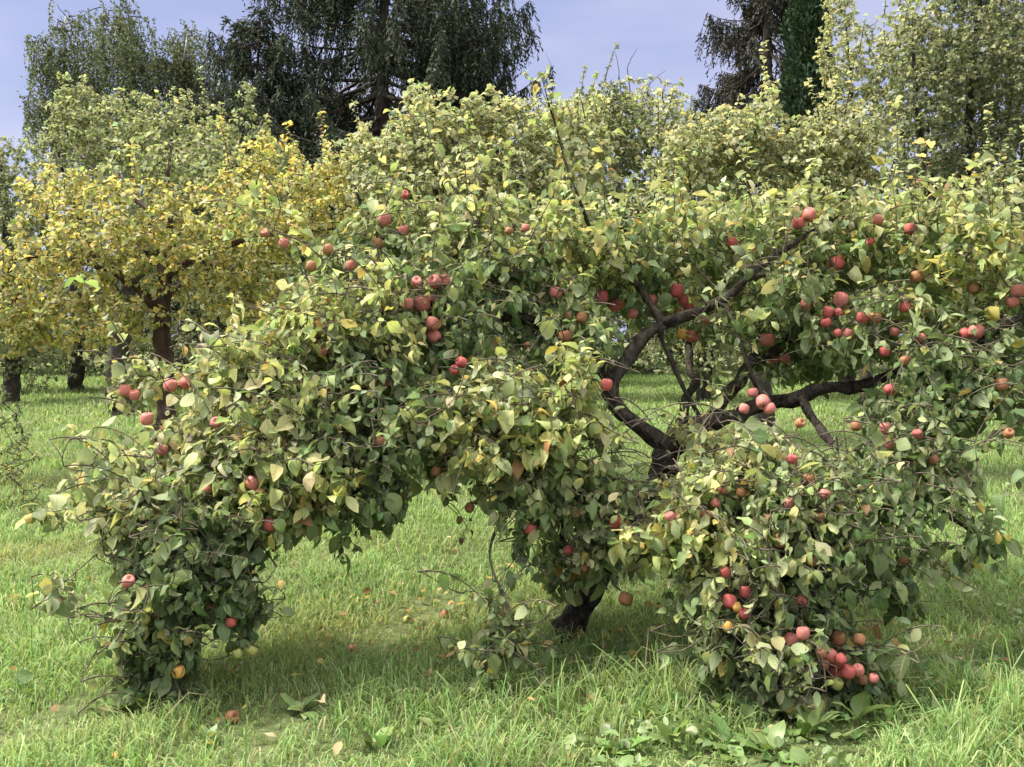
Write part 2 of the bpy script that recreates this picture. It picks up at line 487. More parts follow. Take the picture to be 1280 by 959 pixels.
def build_grass():
    r = np.random.default_rng(21)
    V_, Q_, T_, C_ = [], [], [], []
    n0 = 0
    zones = [(2.7, 4.6, 5800, .03, .085, .0062, True), (4.6, 8, 3500, .03, .08, .0075, True), (8, 14, 1300, .04, .09, .011, False), (14, 34, 300, .05, .10, .024, False)]
    for (y0, y1, de, h0, h1, w, fine) in zones:
        x, y, h, wd = grass_zone(y0, y1, de, h0, h1, w, r)
        if fine:
            # taller unmown tufts in the foreground
            tx = r.uniform(-.4, 2.6, 46); ty = r.uniform(3.2, 4.1, 46)
            near = np.min((x[:, None] - tx) ** 2 + (y[:, None] - ty) ** 2, 1) < .012
            h = np.where(near, h * 1.7, h)
            for (cx, cy, rad, mul) in [(.45, 3.75, .28, 1.7), (1.75, 3.7, .4, 2.0), (1.45, 3.45, .25, 1.6), (-.9, 3.6, .35, 1.4), (.25, 4.1, .3, 1.5), (1.2, 3.55, .4, .45), (1.25, 3.85, .25, .5)]:
                g = np.exp(-((x - cx) ** 2 + (y - cy) ** 2) / rad ** 2)
                h = h * (1 + (mul - 1) * g)
        K = len(x)
        b = np.stack([x, y, terrain(x, y) - .005], 1)
        az = r.uniform(0, 6.283, K)
        d = np.stack([np.cos(az), np.sin(az), np.zeros(K)], 1)
        s = np.stack([-np.sin(az), np.cos(az), np.zeros(K)], 1)
        tw = r.uniform(-.9, .9, K); s = norm(s + d * tw[:, None])
        lean = np.abs(r.normal(.62, .38, K))[:, None]
        up = np.array([0, 0, 1.0])
        H = h[:, None]; W = wd[:, None]
        if fine:
            for px, py, s_, lab in WEEDS:
                wy = CH * F / (py - HZ); wx = (px - 640) / F * wy
                h = h * (1 - .6 * np.exp(-((x - wx) ** 2 + ((y - wy + .05) * .8) ** 2) / (s_ * .9) ** 2)); 
            H = h[:, None]
        dead = vnoise(x, y, 2.2, 9) + .45 * r.normal(size=K)
        col = palette(GCOL, K, r)
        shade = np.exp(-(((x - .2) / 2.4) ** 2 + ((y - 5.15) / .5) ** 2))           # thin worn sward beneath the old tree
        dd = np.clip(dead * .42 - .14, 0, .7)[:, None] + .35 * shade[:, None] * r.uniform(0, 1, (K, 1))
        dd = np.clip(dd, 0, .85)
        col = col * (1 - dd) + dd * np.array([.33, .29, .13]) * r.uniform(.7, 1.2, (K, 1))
        if fine:
            p1 = b + up * H * .5 + d * H * .22 * lean
            p2 = b + up * H * .86 + d * H * .62 * lean
            p3 = b + up * H * (1.02 - .35 * np.clip(lean, 0, 1)) + d * H * 1.15 * lean
            V = np.stack([b - s * W * .5, b + s * W * .5, p1 - s * W * .46, p1 + s * W * .46, p2 - s * W * .3, p2 + s * W * .3, p3], 1)
            o = n0 + 7 * np.arange(K)[:, None]
            Q_.append((o[:, None] + np.array([[0, 1, 3, 2], [2, 3, 5, 4]])[None]).reshape(-1, 4))
            T_.append(o + np.array([[4, 5, 6]]))
            n0 += 7 * K; C_.append(np.repeat(col, 7, 0))
        else:
            p1 = b + up * H * .6 + d * H * .35 * lean
            p3 = b + up * H * (1.0 - .3 * np.clip(lean, 0, 1)) + d * H * 1.1 * lean
            V = np.stack([b - s * W * .5, b + s * W * .5, p1 - s * W * .4, p1 + s * W * .4, p3], 1)
            o = n0 + 5 * np.arange(K)[:, None]
            Q_.append(o + np.array([[0, 1, 3, 2]])); T_.append(o + np.array([[2, 3, 4]]))
            n0 += 5 * K; C_.append(np.repeat(col, 5, 0))
        V_.append(V.reshape(-1, 3))
    tag(mesh_obj('grass', np.vstack(V_), np.vstack(Q_), np.vstack(T_), M_GRASS, None, np.vstack(C_)),
        'rough green and straw coloured meadow grass under the apple trees', 'grass', kind='stuff')

# ------------------------------------------------------------------ the old apple tree
LIMBS = [  # (px, py, depth, radius)
    [(700, 826, 4.85, .078), (706, 800, 4.85, .074), (722, 762, 4.86, .068), (756, 712, 4.9, .064), (797, 655, 4.92, .064), (824, 605, 4.92, .062), (838, 562, 4.92, .060)],
    [(838, 562, 4.92, .058), (803, 537, 4.92, .050), (774, 505, 4.92, .046), (766, 478, 4.94, .044), (790, 440, 4.98, .042), (830, 408, 5.0, .036), (890, 384, 5.05, .028), (930, 350, 5.1, .024), (962, 322, 5.15, .020), (1003, 296, 5.25, .015), (1060, 268, 5.4, .010), (1115, 250, 5.5, .005)],
    [(838, 562, 4.92, .055), (880, 530, 5.0, .050), (940, 510, 5.1, .046), (1000, 496, 5.1, .042), (1070, 480, 5.05, .034), (1150, 455, 5.0, .026), (1220, 432, 4.9, .022), (1262, 405, 4.85, .019), (1310, 388, 4.8, .015), (1390, 400, 4.7, .007)],
    [(888, 527, 5.02, .042), (922, 478, 5.25, .038), (960, 440, 5.4, .034), (1000, 408, 5.5, .028), (1045, 360, 5.6, .02), (1100, 320, 5.7, .012), (1160, 290, 5.75, .006)],
    [(766, 478, 4.94, .042), (722, 432, 5.0, .036), (664, 402, 4.92, .032), (600, 388, 4.82, .029), (520, 384, 4.7, .026), (430, 408, 4.6, .022), (335, 456, 4.5, .019), (262, 520, 4.42, .015), (208, 590, 4.3, .012), (188, 680, 4.15, .009), (205, 770, 4.05, .006), (220, 860, 3.98, .003)],
    [(778, 682, 4.9, .034), (738, 605, 4.65, .030), (664, 574, 4.45, .026), (560, 562, 4.38, .022), (466, 572, 4.32, .019), (384, 602, 4.25, .015), (325, 662, 4.15, .010), (298, 750, 4.05, .005), (285, 820, 4.0, .003)],
    [(832, 580, 4.92, .036), (880, 604, 4.65, .030), (930, 640, 4.35, .024), (958, 692, 4.12, .018), (972, 762, 3.97, .012), (986, 832, 3.9, .007), (1005, 885, 3.85, .003)],
    [(1000, 496, 5.1, .030), (1040, 556, 4.75, .022), (1105, 592, 4.5, .016), (1170, 634, 4.32, .010), (1215, 668, 4.22, .006), (1232, 705, 4.2, .003)],
    [(830, 408, 5.0, .026), (800, 362, 5.15, .02), (765, 322, 5.2, .016), (738, 285, 5.15, .011), (714, 220, 5.1, .007), (692, 150, 5.08, .005), (677, 96, 5.05, .0025)],
    [(880, 530, 5.0, .013), (862, 500, 4.98, .014), (846, 468, 4.98, .015), (826, 422, 5.0, .017), (830, 408, 5.0, .02)],
    [(952, 498, 5.05, .011), (940, 470, 4.98, .013), (925, 425, 4.98, .014), (908, 384, 5.05, .016), (896, 376, 5.05, .012)],
    [(846, 545, 4.95, .034), (862, 470, 5.6, .028), (842, 400, 6.0, .022), (760, 360, 6.25, .017), (650, 345, 6.35, .011), (540, 350, 6.3, .005)],
    [(724, 770, 4.86, .026), (708, 692, 4.7, .018), (692, 622, 4.5, .013), (672, 560, 4.38, .008), (705, 500, 4.3, .004)],
    [(620, 390, 4.85, .02), (566, 332, 5.1, .015), (500, 292, 5.25, .011), (432, 312, 5.3, .008), (352, 292, 5.35, .005), (285, 250, 5.4, .0025)],
    [(930, 350, 5.1, .016), (1010, 330, 5.5, .012), (1010, 300, 5.9, .009), (960, 270, 6.2, .005)],
    [(1150, 455, 5.0, .016), (1180, 510, 4.75, .012), (1210, 560, 4.6, .008), (1250, 540, 4.5, .005), (1290, 520, 4.4, .003)],
    [(664, 574, 4.45, .015), (630, 640, 4.4, .01), (612, 700, 4.2, .007), (640, 780, 4.05, .005), (618, 830, 3.98, .0035), (600, 885, 3.95, .002)],
    [(335, 456, 4.5, .014), (300, 470, 4.55, .013), (262, 492, 4.6, .010), (215, 478, 4.62, .006), (165, 470, 4.62, .004), (150, 480, 4.6, .002)],
    [(262, 520, 4.42, .01), (215, 610, 4.25, .009), (150, 668, 4.15, .006), (95, 715, 4.05, .003), (60, 745, 4.0, .002)],
    [(208, 590, 4.3, .008), (150, 620, 4.25, .006), (80, 650, 4.25, .004), (35, 636, 4.25, .002)],
]
# leafy volumes: px, py, rx, ry, depth, depth radius, shoots, palette, ending
Y, G, K_, U = 'lit_young', 'old', 'dark', 'pale'
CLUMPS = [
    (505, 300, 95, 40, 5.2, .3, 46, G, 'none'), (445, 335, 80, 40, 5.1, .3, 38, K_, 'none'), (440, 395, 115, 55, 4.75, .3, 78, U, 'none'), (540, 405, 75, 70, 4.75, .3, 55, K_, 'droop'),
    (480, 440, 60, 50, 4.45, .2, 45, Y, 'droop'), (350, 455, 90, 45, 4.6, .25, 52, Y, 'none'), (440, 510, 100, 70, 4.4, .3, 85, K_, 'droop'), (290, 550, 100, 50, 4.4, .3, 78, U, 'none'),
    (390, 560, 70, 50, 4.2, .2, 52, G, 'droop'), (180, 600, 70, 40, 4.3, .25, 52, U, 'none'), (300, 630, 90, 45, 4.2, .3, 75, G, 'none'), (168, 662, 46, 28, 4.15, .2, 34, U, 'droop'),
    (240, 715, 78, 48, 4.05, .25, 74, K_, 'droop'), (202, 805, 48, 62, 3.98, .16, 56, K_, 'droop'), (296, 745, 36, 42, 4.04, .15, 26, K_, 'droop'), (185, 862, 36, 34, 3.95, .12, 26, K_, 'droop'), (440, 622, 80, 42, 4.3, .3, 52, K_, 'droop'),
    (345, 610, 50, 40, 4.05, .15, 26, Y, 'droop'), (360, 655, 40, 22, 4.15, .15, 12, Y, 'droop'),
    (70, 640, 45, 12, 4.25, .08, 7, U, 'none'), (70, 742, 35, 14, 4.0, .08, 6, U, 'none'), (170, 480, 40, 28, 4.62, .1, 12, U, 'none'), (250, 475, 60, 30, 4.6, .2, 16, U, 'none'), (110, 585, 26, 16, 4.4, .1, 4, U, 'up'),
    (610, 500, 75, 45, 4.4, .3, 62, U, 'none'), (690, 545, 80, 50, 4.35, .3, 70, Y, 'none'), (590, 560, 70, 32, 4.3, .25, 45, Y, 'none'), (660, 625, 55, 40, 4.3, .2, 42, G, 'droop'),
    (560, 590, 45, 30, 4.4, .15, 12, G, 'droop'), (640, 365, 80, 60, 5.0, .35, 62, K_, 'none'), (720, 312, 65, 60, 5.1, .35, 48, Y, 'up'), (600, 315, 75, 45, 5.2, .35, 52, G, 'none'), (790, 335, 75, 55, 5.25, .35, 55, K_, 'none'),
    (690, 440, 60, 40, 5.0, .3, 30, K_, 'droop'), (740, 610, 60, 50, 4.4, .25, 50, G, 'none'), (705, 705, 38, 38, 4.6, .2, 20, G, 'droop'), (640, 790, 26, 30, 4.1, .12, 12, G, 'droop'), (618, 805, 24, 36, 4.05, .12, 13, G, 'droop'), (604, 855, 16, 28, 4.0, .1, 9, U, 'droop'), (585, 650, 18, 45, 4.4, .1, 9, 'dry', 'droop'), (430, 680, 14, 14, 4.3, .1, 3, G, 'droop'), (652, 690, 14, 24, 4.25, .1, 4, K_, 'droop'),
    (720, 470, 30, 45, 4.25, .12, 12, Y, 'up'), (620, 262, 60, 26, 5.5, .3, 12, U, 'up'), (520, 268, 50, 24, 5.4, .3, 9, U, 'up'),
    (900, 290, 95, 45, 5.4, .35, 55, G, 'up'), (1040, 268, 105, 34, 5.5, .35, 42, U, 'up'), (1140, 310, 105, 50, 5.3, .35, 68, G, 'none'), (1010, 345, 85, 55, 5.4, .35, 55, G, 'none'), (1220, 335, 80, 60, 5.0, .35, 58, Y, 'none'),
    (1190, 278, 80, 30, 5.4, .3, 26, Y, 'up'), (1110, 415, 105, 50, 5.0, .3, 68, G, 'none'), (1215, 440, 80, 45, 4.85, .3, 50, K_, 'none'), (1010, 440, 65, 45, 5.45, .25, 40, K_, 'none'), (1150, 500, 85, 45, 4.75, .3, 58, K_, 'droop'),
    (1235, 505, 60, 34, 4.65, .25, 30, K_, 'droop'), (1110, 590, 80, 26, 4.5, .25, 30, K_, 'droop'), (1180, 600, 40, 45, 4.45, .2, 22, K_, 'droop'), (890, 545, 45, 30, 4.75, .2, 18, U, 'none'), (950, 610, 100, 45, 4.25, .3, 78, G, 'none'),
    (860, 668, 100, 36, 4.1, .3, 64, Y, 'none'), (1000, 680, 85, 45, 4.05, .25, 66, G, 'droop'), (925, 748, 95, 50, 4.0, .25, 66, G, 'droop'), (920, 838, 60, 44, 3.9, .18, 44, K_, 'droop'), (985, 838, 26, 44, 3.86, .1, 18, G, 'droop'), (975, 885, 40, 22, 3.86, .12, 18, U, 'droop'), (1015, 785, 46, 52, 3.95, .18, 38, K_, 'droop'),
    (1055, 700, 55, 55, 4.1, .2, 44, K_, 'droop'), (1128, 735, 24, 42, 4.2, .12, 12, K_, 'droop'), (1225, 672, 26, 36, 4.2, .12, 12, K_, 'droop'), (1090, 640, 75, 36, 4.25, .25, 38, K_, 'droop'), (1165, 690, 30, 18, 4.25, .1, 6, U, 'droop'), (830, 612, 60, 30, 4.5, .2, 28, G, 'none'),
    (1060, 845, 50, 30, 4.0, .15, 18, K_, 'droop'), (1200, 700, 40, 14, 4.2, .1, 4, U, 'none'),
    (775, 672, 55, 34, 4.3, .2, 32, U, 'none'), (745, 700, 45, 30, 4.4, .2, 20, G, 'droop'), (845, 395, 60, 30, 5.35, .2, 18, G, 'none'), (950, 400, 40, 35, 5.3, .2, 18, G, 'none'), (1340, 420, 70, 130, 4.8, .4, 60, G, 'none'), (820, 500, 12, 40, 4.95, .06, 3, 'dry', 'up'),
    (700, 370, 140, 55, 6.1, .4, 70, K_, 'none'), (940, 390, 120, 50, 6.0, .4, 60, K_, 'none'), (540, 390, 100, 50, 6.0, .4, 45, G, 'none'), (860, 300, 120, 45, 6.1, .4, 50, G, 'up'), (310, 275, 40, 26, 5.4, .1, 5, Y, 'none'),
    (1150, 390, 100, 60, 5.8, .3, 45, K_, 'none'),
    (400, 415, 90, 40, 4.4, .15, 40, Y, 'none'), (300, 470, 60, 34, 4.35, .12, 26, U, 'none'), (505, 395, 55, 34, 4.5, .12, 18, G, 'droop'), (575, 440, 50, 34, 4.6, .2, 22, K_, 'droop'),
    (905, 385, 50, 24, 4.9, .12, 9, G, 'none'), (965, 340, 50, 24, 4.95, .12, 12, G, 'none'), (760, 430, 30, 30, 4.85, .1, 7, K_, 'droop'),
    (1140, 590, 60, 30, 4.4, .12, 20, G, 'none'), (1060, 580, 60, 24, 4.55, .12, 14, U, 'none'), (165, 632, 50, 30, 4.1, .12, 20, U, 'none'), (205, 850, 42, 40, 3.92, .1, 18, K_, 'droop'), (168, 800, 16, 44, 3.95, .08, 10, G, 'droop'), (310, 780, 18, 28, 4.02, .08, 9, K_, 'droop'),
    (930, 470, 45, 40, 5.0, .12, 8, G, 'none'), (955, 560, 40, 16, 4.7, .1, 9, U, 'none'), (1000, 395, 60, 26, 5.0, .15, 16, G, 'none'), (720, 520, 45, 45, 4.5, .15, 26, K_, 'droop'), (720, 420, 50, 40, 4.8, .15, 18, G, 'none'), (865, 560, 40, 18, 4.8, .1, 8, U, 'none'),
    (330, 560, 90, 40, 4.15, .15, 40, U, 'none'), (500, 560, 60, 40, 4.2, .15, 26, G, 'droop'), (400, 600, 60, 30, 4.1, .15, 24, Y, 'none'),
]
PALS = {  # leaf greens; lighter sets also imitate sunlit bough tops, darker ones the shade below
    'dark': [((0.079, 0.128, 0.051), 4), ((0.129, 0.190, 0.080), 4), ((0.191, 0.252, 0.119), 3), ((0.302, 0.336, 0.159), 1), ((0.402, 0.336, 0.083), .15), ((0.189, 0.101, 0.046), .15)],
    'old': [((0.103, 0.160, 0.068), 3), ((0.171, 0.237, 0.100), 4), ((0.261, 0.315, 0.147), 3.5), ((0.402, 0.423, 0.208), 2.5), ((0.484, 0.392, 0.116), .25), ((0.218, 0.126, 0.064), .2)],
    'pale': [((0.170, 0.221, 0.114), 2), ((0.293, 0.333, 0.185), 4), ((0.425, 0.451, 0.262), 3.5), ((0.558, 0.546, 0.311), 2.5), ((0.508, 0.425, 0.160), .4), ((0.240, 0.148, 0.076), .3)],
    'lit_young': [((0.182, 0.243, 0.095), 2), ((0.327, 0.382, 0.152), 3.5), ((0.458, 0.479, 0.212), 3.5), ((0.579, 0.558, 0.261), 2), ((0.571, 0.448, 0.131), .6), ((0.325, 0.171, 0.080), .25)],
    'dry': [((.12, .075, .04), 3), ((.2, .14, .07), 2), ((.16, .18, .07), 1)],
}
SHOOTS = [  # upright water shoots: polylines px, py, depth
    [(733, 275, 5.14), (712, 218, 5.09), (694, 152, 5.07), (688, 120, 5.06), (682, 92, 5.05)],
    [(728, 262, 5.15), (706, 200, 5.12), (690, 145, 5.09), (672, 100, 5.04)],
    [(712, 215, 5.1), (724, 190, 5.08), (738, 165, 5.06)], [(700, 180, 5.1), (686, 160, 5.12), (668, 150, 5.14)],
    [(600, 300, 5.2), (576, 248, 5.2), (556, 213, 5.22), (539, 180, 5.24), (531, 140, 5.25), (527, 106, 5.25)],
    [(470, 285, 5.25), (468, 240, 5.3), (478, 190, 5.35), (490, 140, 5.35)],
    [(760, 300, 5.2), (755, 240, 5.15), (756, 195, 5.15), (764, 165, 5.15)],
    [(640, 290, 5.3), (600, 230, 5.5), (588, 180, 5.5), (585, 150, 5.5)],
    [(965, 322, 5.2), (966, 268, 5.3), (952, 218, 5.35), (935, 185, 5.35)],
    [(1100, 260, 5.5), (1118, 215, 5.5), (1122, 170, 5.5), (1118, 130, 5.5)],
    [(1010, 300, 5.3), (1012, 250, 5.3), (1020, 200, 5.3)],
    [(1180, 300, 5.3), (1205, 245, 5.2), (1222, 200, 5.2)],
    [(700, 560, 4.3), (716, 500, 4.2), (735, 455, 4.15), (752, 415, 4.12)],
    [(860, 320, 5.2), (858, 280, 5.2), (850, 235, 5.25), (866, 190, 5.25)],
    [(390, 350, 5.0), (372, 310, 5.0), (366, 270, 5.0)],
    [(1240, 320, 5.0), (1262, 270, 5.0), (1275, 230, 5.0)],
    [(140, 590, 4.4), (112, 560, 4.4), (95, 540, 4.4), (86, 535, 4.4)],
    [(200, 480, 4.6), (165, 440, 4.62), (135, 395, 4.65), (100, 345, 4.7)],
]

def build_apple_tree(apple_specs):
    r = np.random.default_rng(5)
    base = P(700, 812, 4.85)
    root = empty('apple_tree', (base[0], base[1], float(terrain(base[0], base[1]))))
    tag(root, 'old sprawling apple tree with crooked dark limbs and red apples, boughs hanging to the grass', 'apple tree')
    off = np.array(root.location)
    skel_p, skel_d, skel_i, limb_objs = [], [], [], []
    for k, L in enumerate(LIMBS):
        pts = np.array([np.append(P(a, b, c), rad) for a, b, c, rad in L])
        cm = catmull(pts, .045)
        p, rad = cm[:, :3], cm[:, 3]
        if k: rad = rad * .86
        amp = np.minimum(.016, rad * .5)[:, None]
        wob = np.stack([np.sin(np.arange(len(p)) * f + ph) for f, ph in ((.7, k), (.45, k * 2.), (.9, k * 1.3))], 1)
        fade = np.minimum(1, np.minimum(np.arange(len(p)), 6) / 6)[:, None]
        jag = np.repeat(r.normal(size=(len(p) // 4 + 2, 3)), 4, 0)[:len(p)]; jag = (jag + np.roll(jag, 1, 0)) * .5; jag[0] = 0
        p = p + amp * (wob * .5 + jag * .8) * fade
        p[:, 2] = np.maximum(p[:, 2], terrain(p[:, 0], p[:, 1]) + (.03 if k else -1))
        knots = 1 + .10 * np.sin(np.arange(len(p)) * 1.1 + k) + .06 * r.normal(size=len(p))
        rad2 = rad * knots
        if k == 0:
            p[0, 2] = float(terrain(*p[0, :2])) - .05
            s = np.clip((p[:, 2] - p[0, 2]) / .28, 0, 1); rad2 = rad2 * (1 + .3 * (1 - s) ** 2)
        V, Q, T = tubes([(p, rad2)], 14 if rad[0] > .02 else 8, .14, k)
        thick = rad[0] > .022
        o = mesh_obj('trunk' if k == 0 else 'limb', V - off, Q, T, M_BARK if k not in (9, 10) and thick else (M_BARK_GREY if thick or k in (9, 10) else M_TWIG), root)
        limb_objs.append(o)
        tg = norm(np.gradient(p, axis=0))
        first = 6 if k == 0 else 1
        m = rad < .05
        m[:first] = False
        skel_p.append(p[m]); skel_d.append(tg[m]); skel_i.append(np.full(m.sum(), k))
    base_skel = [np.concatenate(skel_p), np.concatenate(skel_d), np.concatenate(skel_i)]
    # upright shoots
    shoot_tw = []
    for L in SHOOTS:
        pts = np.array([P(*q) for q in L])
        j = int(np.argmin(((base_skel[0] - pts[0]) ** 2).sum(1)))
        pts = np.vstack([base_skel[0][j], pts])
        cm = catmull(pts, .06)
        shoot_tw.append((cm, np.linalg.norm(np.diff(cm, axis=0), axis=1).sum(), base_skel[2][j], -1))
    # leafy twigs
    n_fixed = len(shoot_tw)
    tg_, pal_, end_, spr, base_t = [], [], [], [], []
    for (px, py, rx, ry, D, rd, n, pal, end) in CLUMPS:
        n = int(n * .90)
        c = P(px, py, D)
        ns = max(2, int(n * .95)) if pal != 'dry' else 2
        rv = np.array([rx / F * D, rd, ry / F * D])
        o_ = ellipsoid_pts(np.zeros(3), np.ones(3), ns, r, .15)
        tip = c + o_ * rv * 1.08
        outw = o_ * np.array([1, 1, .35]) + .35 * r.normal(size=(ns, 3)); outw[:, 2] = np.abs(outw[:, 2]) * .3 + r.uniform(-.1, .3, ns); outw = norm(outw)
        Ls = r.uniform(.16, .46, ns) * (1 if max(rx, ry) > 35 else .6)
        for q in range(ns):
            u = np.linspace(0, 1, 9)[:, None]
            e_ = {'droop': .75, 'none': .42, 'up': -.25}[end] + r.normal(0, .2)
            hp = outw[q] * (u - 1) * Ls[q] + np.array([0, 0, -1.0]) * e_ * Ls[q] * (u ** 2 - 1)
            hp = tip[q] + hp
            hp[:, 2] = np.maximum(hp[:, 2], terrain(hp[:, 0], hp[:, 1]) + .04)
            high = o_[q, 2] > .1
            spr.append((hp, Ls[q], 0, pal, high)); base_t.append(hp[0])
        q = ellipsoid_pts(c, np.array([rx / F * D, rd, ry / F * D]), n, r)
        q[:, 2] = np.maximum(q[:, 2], terrain(q[:, 0], q[:, 1]) + .05 + .05 * r.uniform(size=n))
        tg_.append(q); pal_ += [pal] * n; end_ += [end] * n
    T_ = np.vstack(tg_)
    # a window through the crown where the meadow shows between the limbs
    X, Y_, D_ = proj(T_)
    hole = np.zeros(len(T_), bool)
    for hx, hy, ax, ay in [(812, 508, 36, 44), (1022, 555, 48, 22), (800, 570, 30, 26)]:
        hole |= ((X - hx) / ax) ** 2 + ((Y_ - hy) / ay) ** 2 < 1
    keep = ~hole
    T_ = T_[keep]; pal_ = [p for p, k in zip(pal_, keep) if k]; end_ = [p for p, k in zip(end_, keep) if k]
    base_t = np.array(base_t)
    bw = grow(base_skel, base_t, r, 'none', .06)                      # leafless older wood that carries the sprays
    sk2 = (np.vstack([base_skel[0]] + [t[0][1:] for t in bw]), np.vstack([base_skel[1]] + [norm(np.gradient(t[0], axis=0))[1:] for t in bw]),
           np.concatenate([base_skel[2]] + [np.full(len(t[0]) - 1, t[2]) for t in bw]))
    tw = grow(sk2, T_, r, end_, .06)
    A, Dn, Nn, I, Kx = leaves_along(tw, r, .036, .2, 4, .62)
    stw = []
    for hp, L, _, pal, high in spr:
        j = int(np.argmin(((sk2[0] - hp[0]) ** 2).sum(1)))
        stw.append((hp, L, sk2[2][j], len(stw)))
    A3, D3, N3, I3, K3 = leaves_along(stw, r, .027, .6, 4, .55)
    pal3 = []
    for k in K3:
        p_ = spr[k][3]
        if p_ in ('dark', 'old', 'pale') and spr[k][4] and r.uniform() < (.18 if p_ == 'dark' else .6): p_ = 'lit_young' if r.uniform() < .5 else 'pale'  # upper sprays recoloured paler to imitate light falling on the bough tops
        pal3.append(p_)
    top = [t for t in tw + stw if t[0][-1][2] > 1.72 and t[0][-1][0] > -.75]
    for q in r.permutation(len(top))[:130]:
        t = top[q]; L = r.uniform(.12, .46); u = np.linspace(0, 1, 8)[:, None]
        hp = t[0][-1] + np.array([r.normal(0, .22), r.normal(0, .22), 1.0]) * u * L + np.array([r.normal(0, .2), r.normal(0, .2), -.1]) * L * u ** 2
        shoot_tw.append((hp, L, t[2], -1))
    A2, D2, N2, I2, K2 = leaves_along(shoot_tw, r, .026, .75, 4, .35)
    pal_all = np.array([pal_[k] for k in Kx] + pal3 + ['lit_young' if r.uniform() < .4 else 'pale' for _ in K2])
    A = np.vstack([A, A3, A2]); Dn = np.vstack([Dn, D3, D2]); Nn = np.vstack([Nn, N3, N2]); I = np.concatenate([I, I3, I2])
    tw = bw + tw + stw
    K = len(A)
    ln = np.clip(.058 * np.exp(.36 * r.normal(size=K)), .03, .13); wd = ln * np.clip(r.normal(.50, .09, K), .3, .7)
    cl = r.normal(1.15, .65, K).clip(-.3, 2.7); fo = r.normal(.30, .34, K).clip(-.35, 1.1)
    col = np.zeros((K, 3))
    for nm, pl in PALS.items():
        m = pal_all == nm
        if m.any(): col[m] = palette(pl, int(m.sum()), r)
    dry = pal_all == 'dry'
    ln[dry] *= .7; wd[dry] *= .5; cl[dry] += .9; fo[dry] += .6
    ctr = A + norm(Dn) * (ln * .5)[:, None]
    cx, cy, cD = proj(ctr)
    bx_, by_, _ = proj(A + norm(Dn) * (ln * .2)[:, None]); tx_, ty_, _ = proj(A + norm(Dn) * (ln * .85)[:, None] - np.array([0, 0, .25]) * ln[:, None])
    clear = np.zeros(K, bool)
    for hx, hy, ax, ay in [(815, 500, 36, 44), (1025, 545, 44, 20), (798, 575, 30, 30), (745, 560, 26, 22), (560, 650, 60, 22)]:
        clear |= (((cx - hx) / ax) ** 2 + ((cy - hy) / ay) ** 2 < 1) & (r.uniform(size=K) < .92)
    def prune(poly, w, keep_p):
        c_ = catmull(np.array(poly, float), 8.0)
        d_ = np.min(np.hypot(cx[:, None] - c_[None, :, 0], cy[:, None] - c_[None, :, 1]), 1)
        return (d_ < w) & (cD < 5.3) & (r.uniform(size=K) > keep_p)
    clear |= prune([(838, 562), (803, 537), (774, 505), (766, 478), (790, 440), (830, 408)], 19, .16)
    clear |= prune([(830, 408), (890, 384), (930, 350), (962, 322), (1003, 296)], 15, .14)
    clear |= prune([(908, 384), (925, 425), (940, 470)], 10, .2) | prune([(826, 422), (846, 468), (880, 528)], 12, .1)
    clear |= prune([(880, 530), (940, 510), (1000, 496), (1070, 480), (1110, 468)], 14, .3) | prune([(888, 527), (922, 478), (960, 440), (1000, 408)], 13, .3) | prune([(1225, 440), (1245, 408), (1290, 390)], 12, .3) | prune([(838, 562), (826, 600), (800, 650)], 20, .25) | prune([(985, 425), (955, 455)], 14, .2)
    # apples: hang at the face of the foliage; the leaves right before them are cleared
    placed = []
    ok = (ctr[:, 2] - terrain(ctr[:, 0], ctr[:, 1]) > .03) & ~clear
    for spec in apple_specs:
        px, py, dia = spec[0], spec[1], spec[2]
        near = (np.hypot(cx - px, cy - py) < 20) & ok
        if near.sum() < 4: near = (np.hypot(cx - px, cy - py) < 45) & ok
        D = float(np.percentile(cD[near], 14)) if near.sum() else 4.7
        if len(spec) > 5 and spec[5]: D = spec[5] + r.uniform(-.06, .06)
        if py > 700: D = min(D, (CH - .06) * F / (py + dia * .5 - HZ))
        rad = dia * .43
        near2 = ((np.hypot(cx - px, cy - py) < rad + 3) | (np.hypot(bx_ - px, by_ - py) < rad) | (np.hypot(tx_ - px, ty_ - py) < rad) | (np.hypot(.5 * (cx + tx_) - px, .5 * (cy + ty_) - py) < rad)) & (cD < D + .04) & (r.uniform(size=K) < .95)
        ok &= ~near2
        placed.append((P(px, py, D), min(max(dia / F * D, .046), .086)))
    A, Dn, Nn, I, ln, wd, cl, fo, col = [a[ok] for a in (A, Dn, Nn, I, ln, wd, cl, fo, col)]
    # fruit spurs reach every apple
    allp = np.vstack([base_skel[0]] + [t[0] for t in tw + shoot_tw]); alld = np.vstack([base_skel[1]] + [norm(np.gradient(t[0], axis=0)) for t in tw + shoot_tw])
    alli = np.concatenate([base_skel[2]] + [np.full(len(t[0]), t[2]) for t in tw + shoot_tw])
    tops = np.array([p + np.array([0, .0, d * .5 + .018]) for p, d in placed])
    spur = grow((allp, alld, alli), tops, r, 'droop', .05)
    for k, o in enumerate(limb_objs):
        tk = [t for t in tw + shoot_tw + spur if t[2] == k]
        if tk:
            V, Q, T = tubes(twig_paths(tk), 5)
            mesh_obj('twigs', V - off, Q, T, M_TWIG, o)
        m = I == k
        if m.any():
            V, Q, C, UV = leaf_mesh(A[m] - off, Dn[m], Nn[m], ln[m], wd[m], cl[m], fo[m], col[m], k)
            mesh_obj('foliage', V, Q, None, M_LEAF, o, C, UV)
    import sys; print('main leaves', len(A), 'twigs', len(tw), file=open('/tmp/log.txt', 'w'))
    return placed

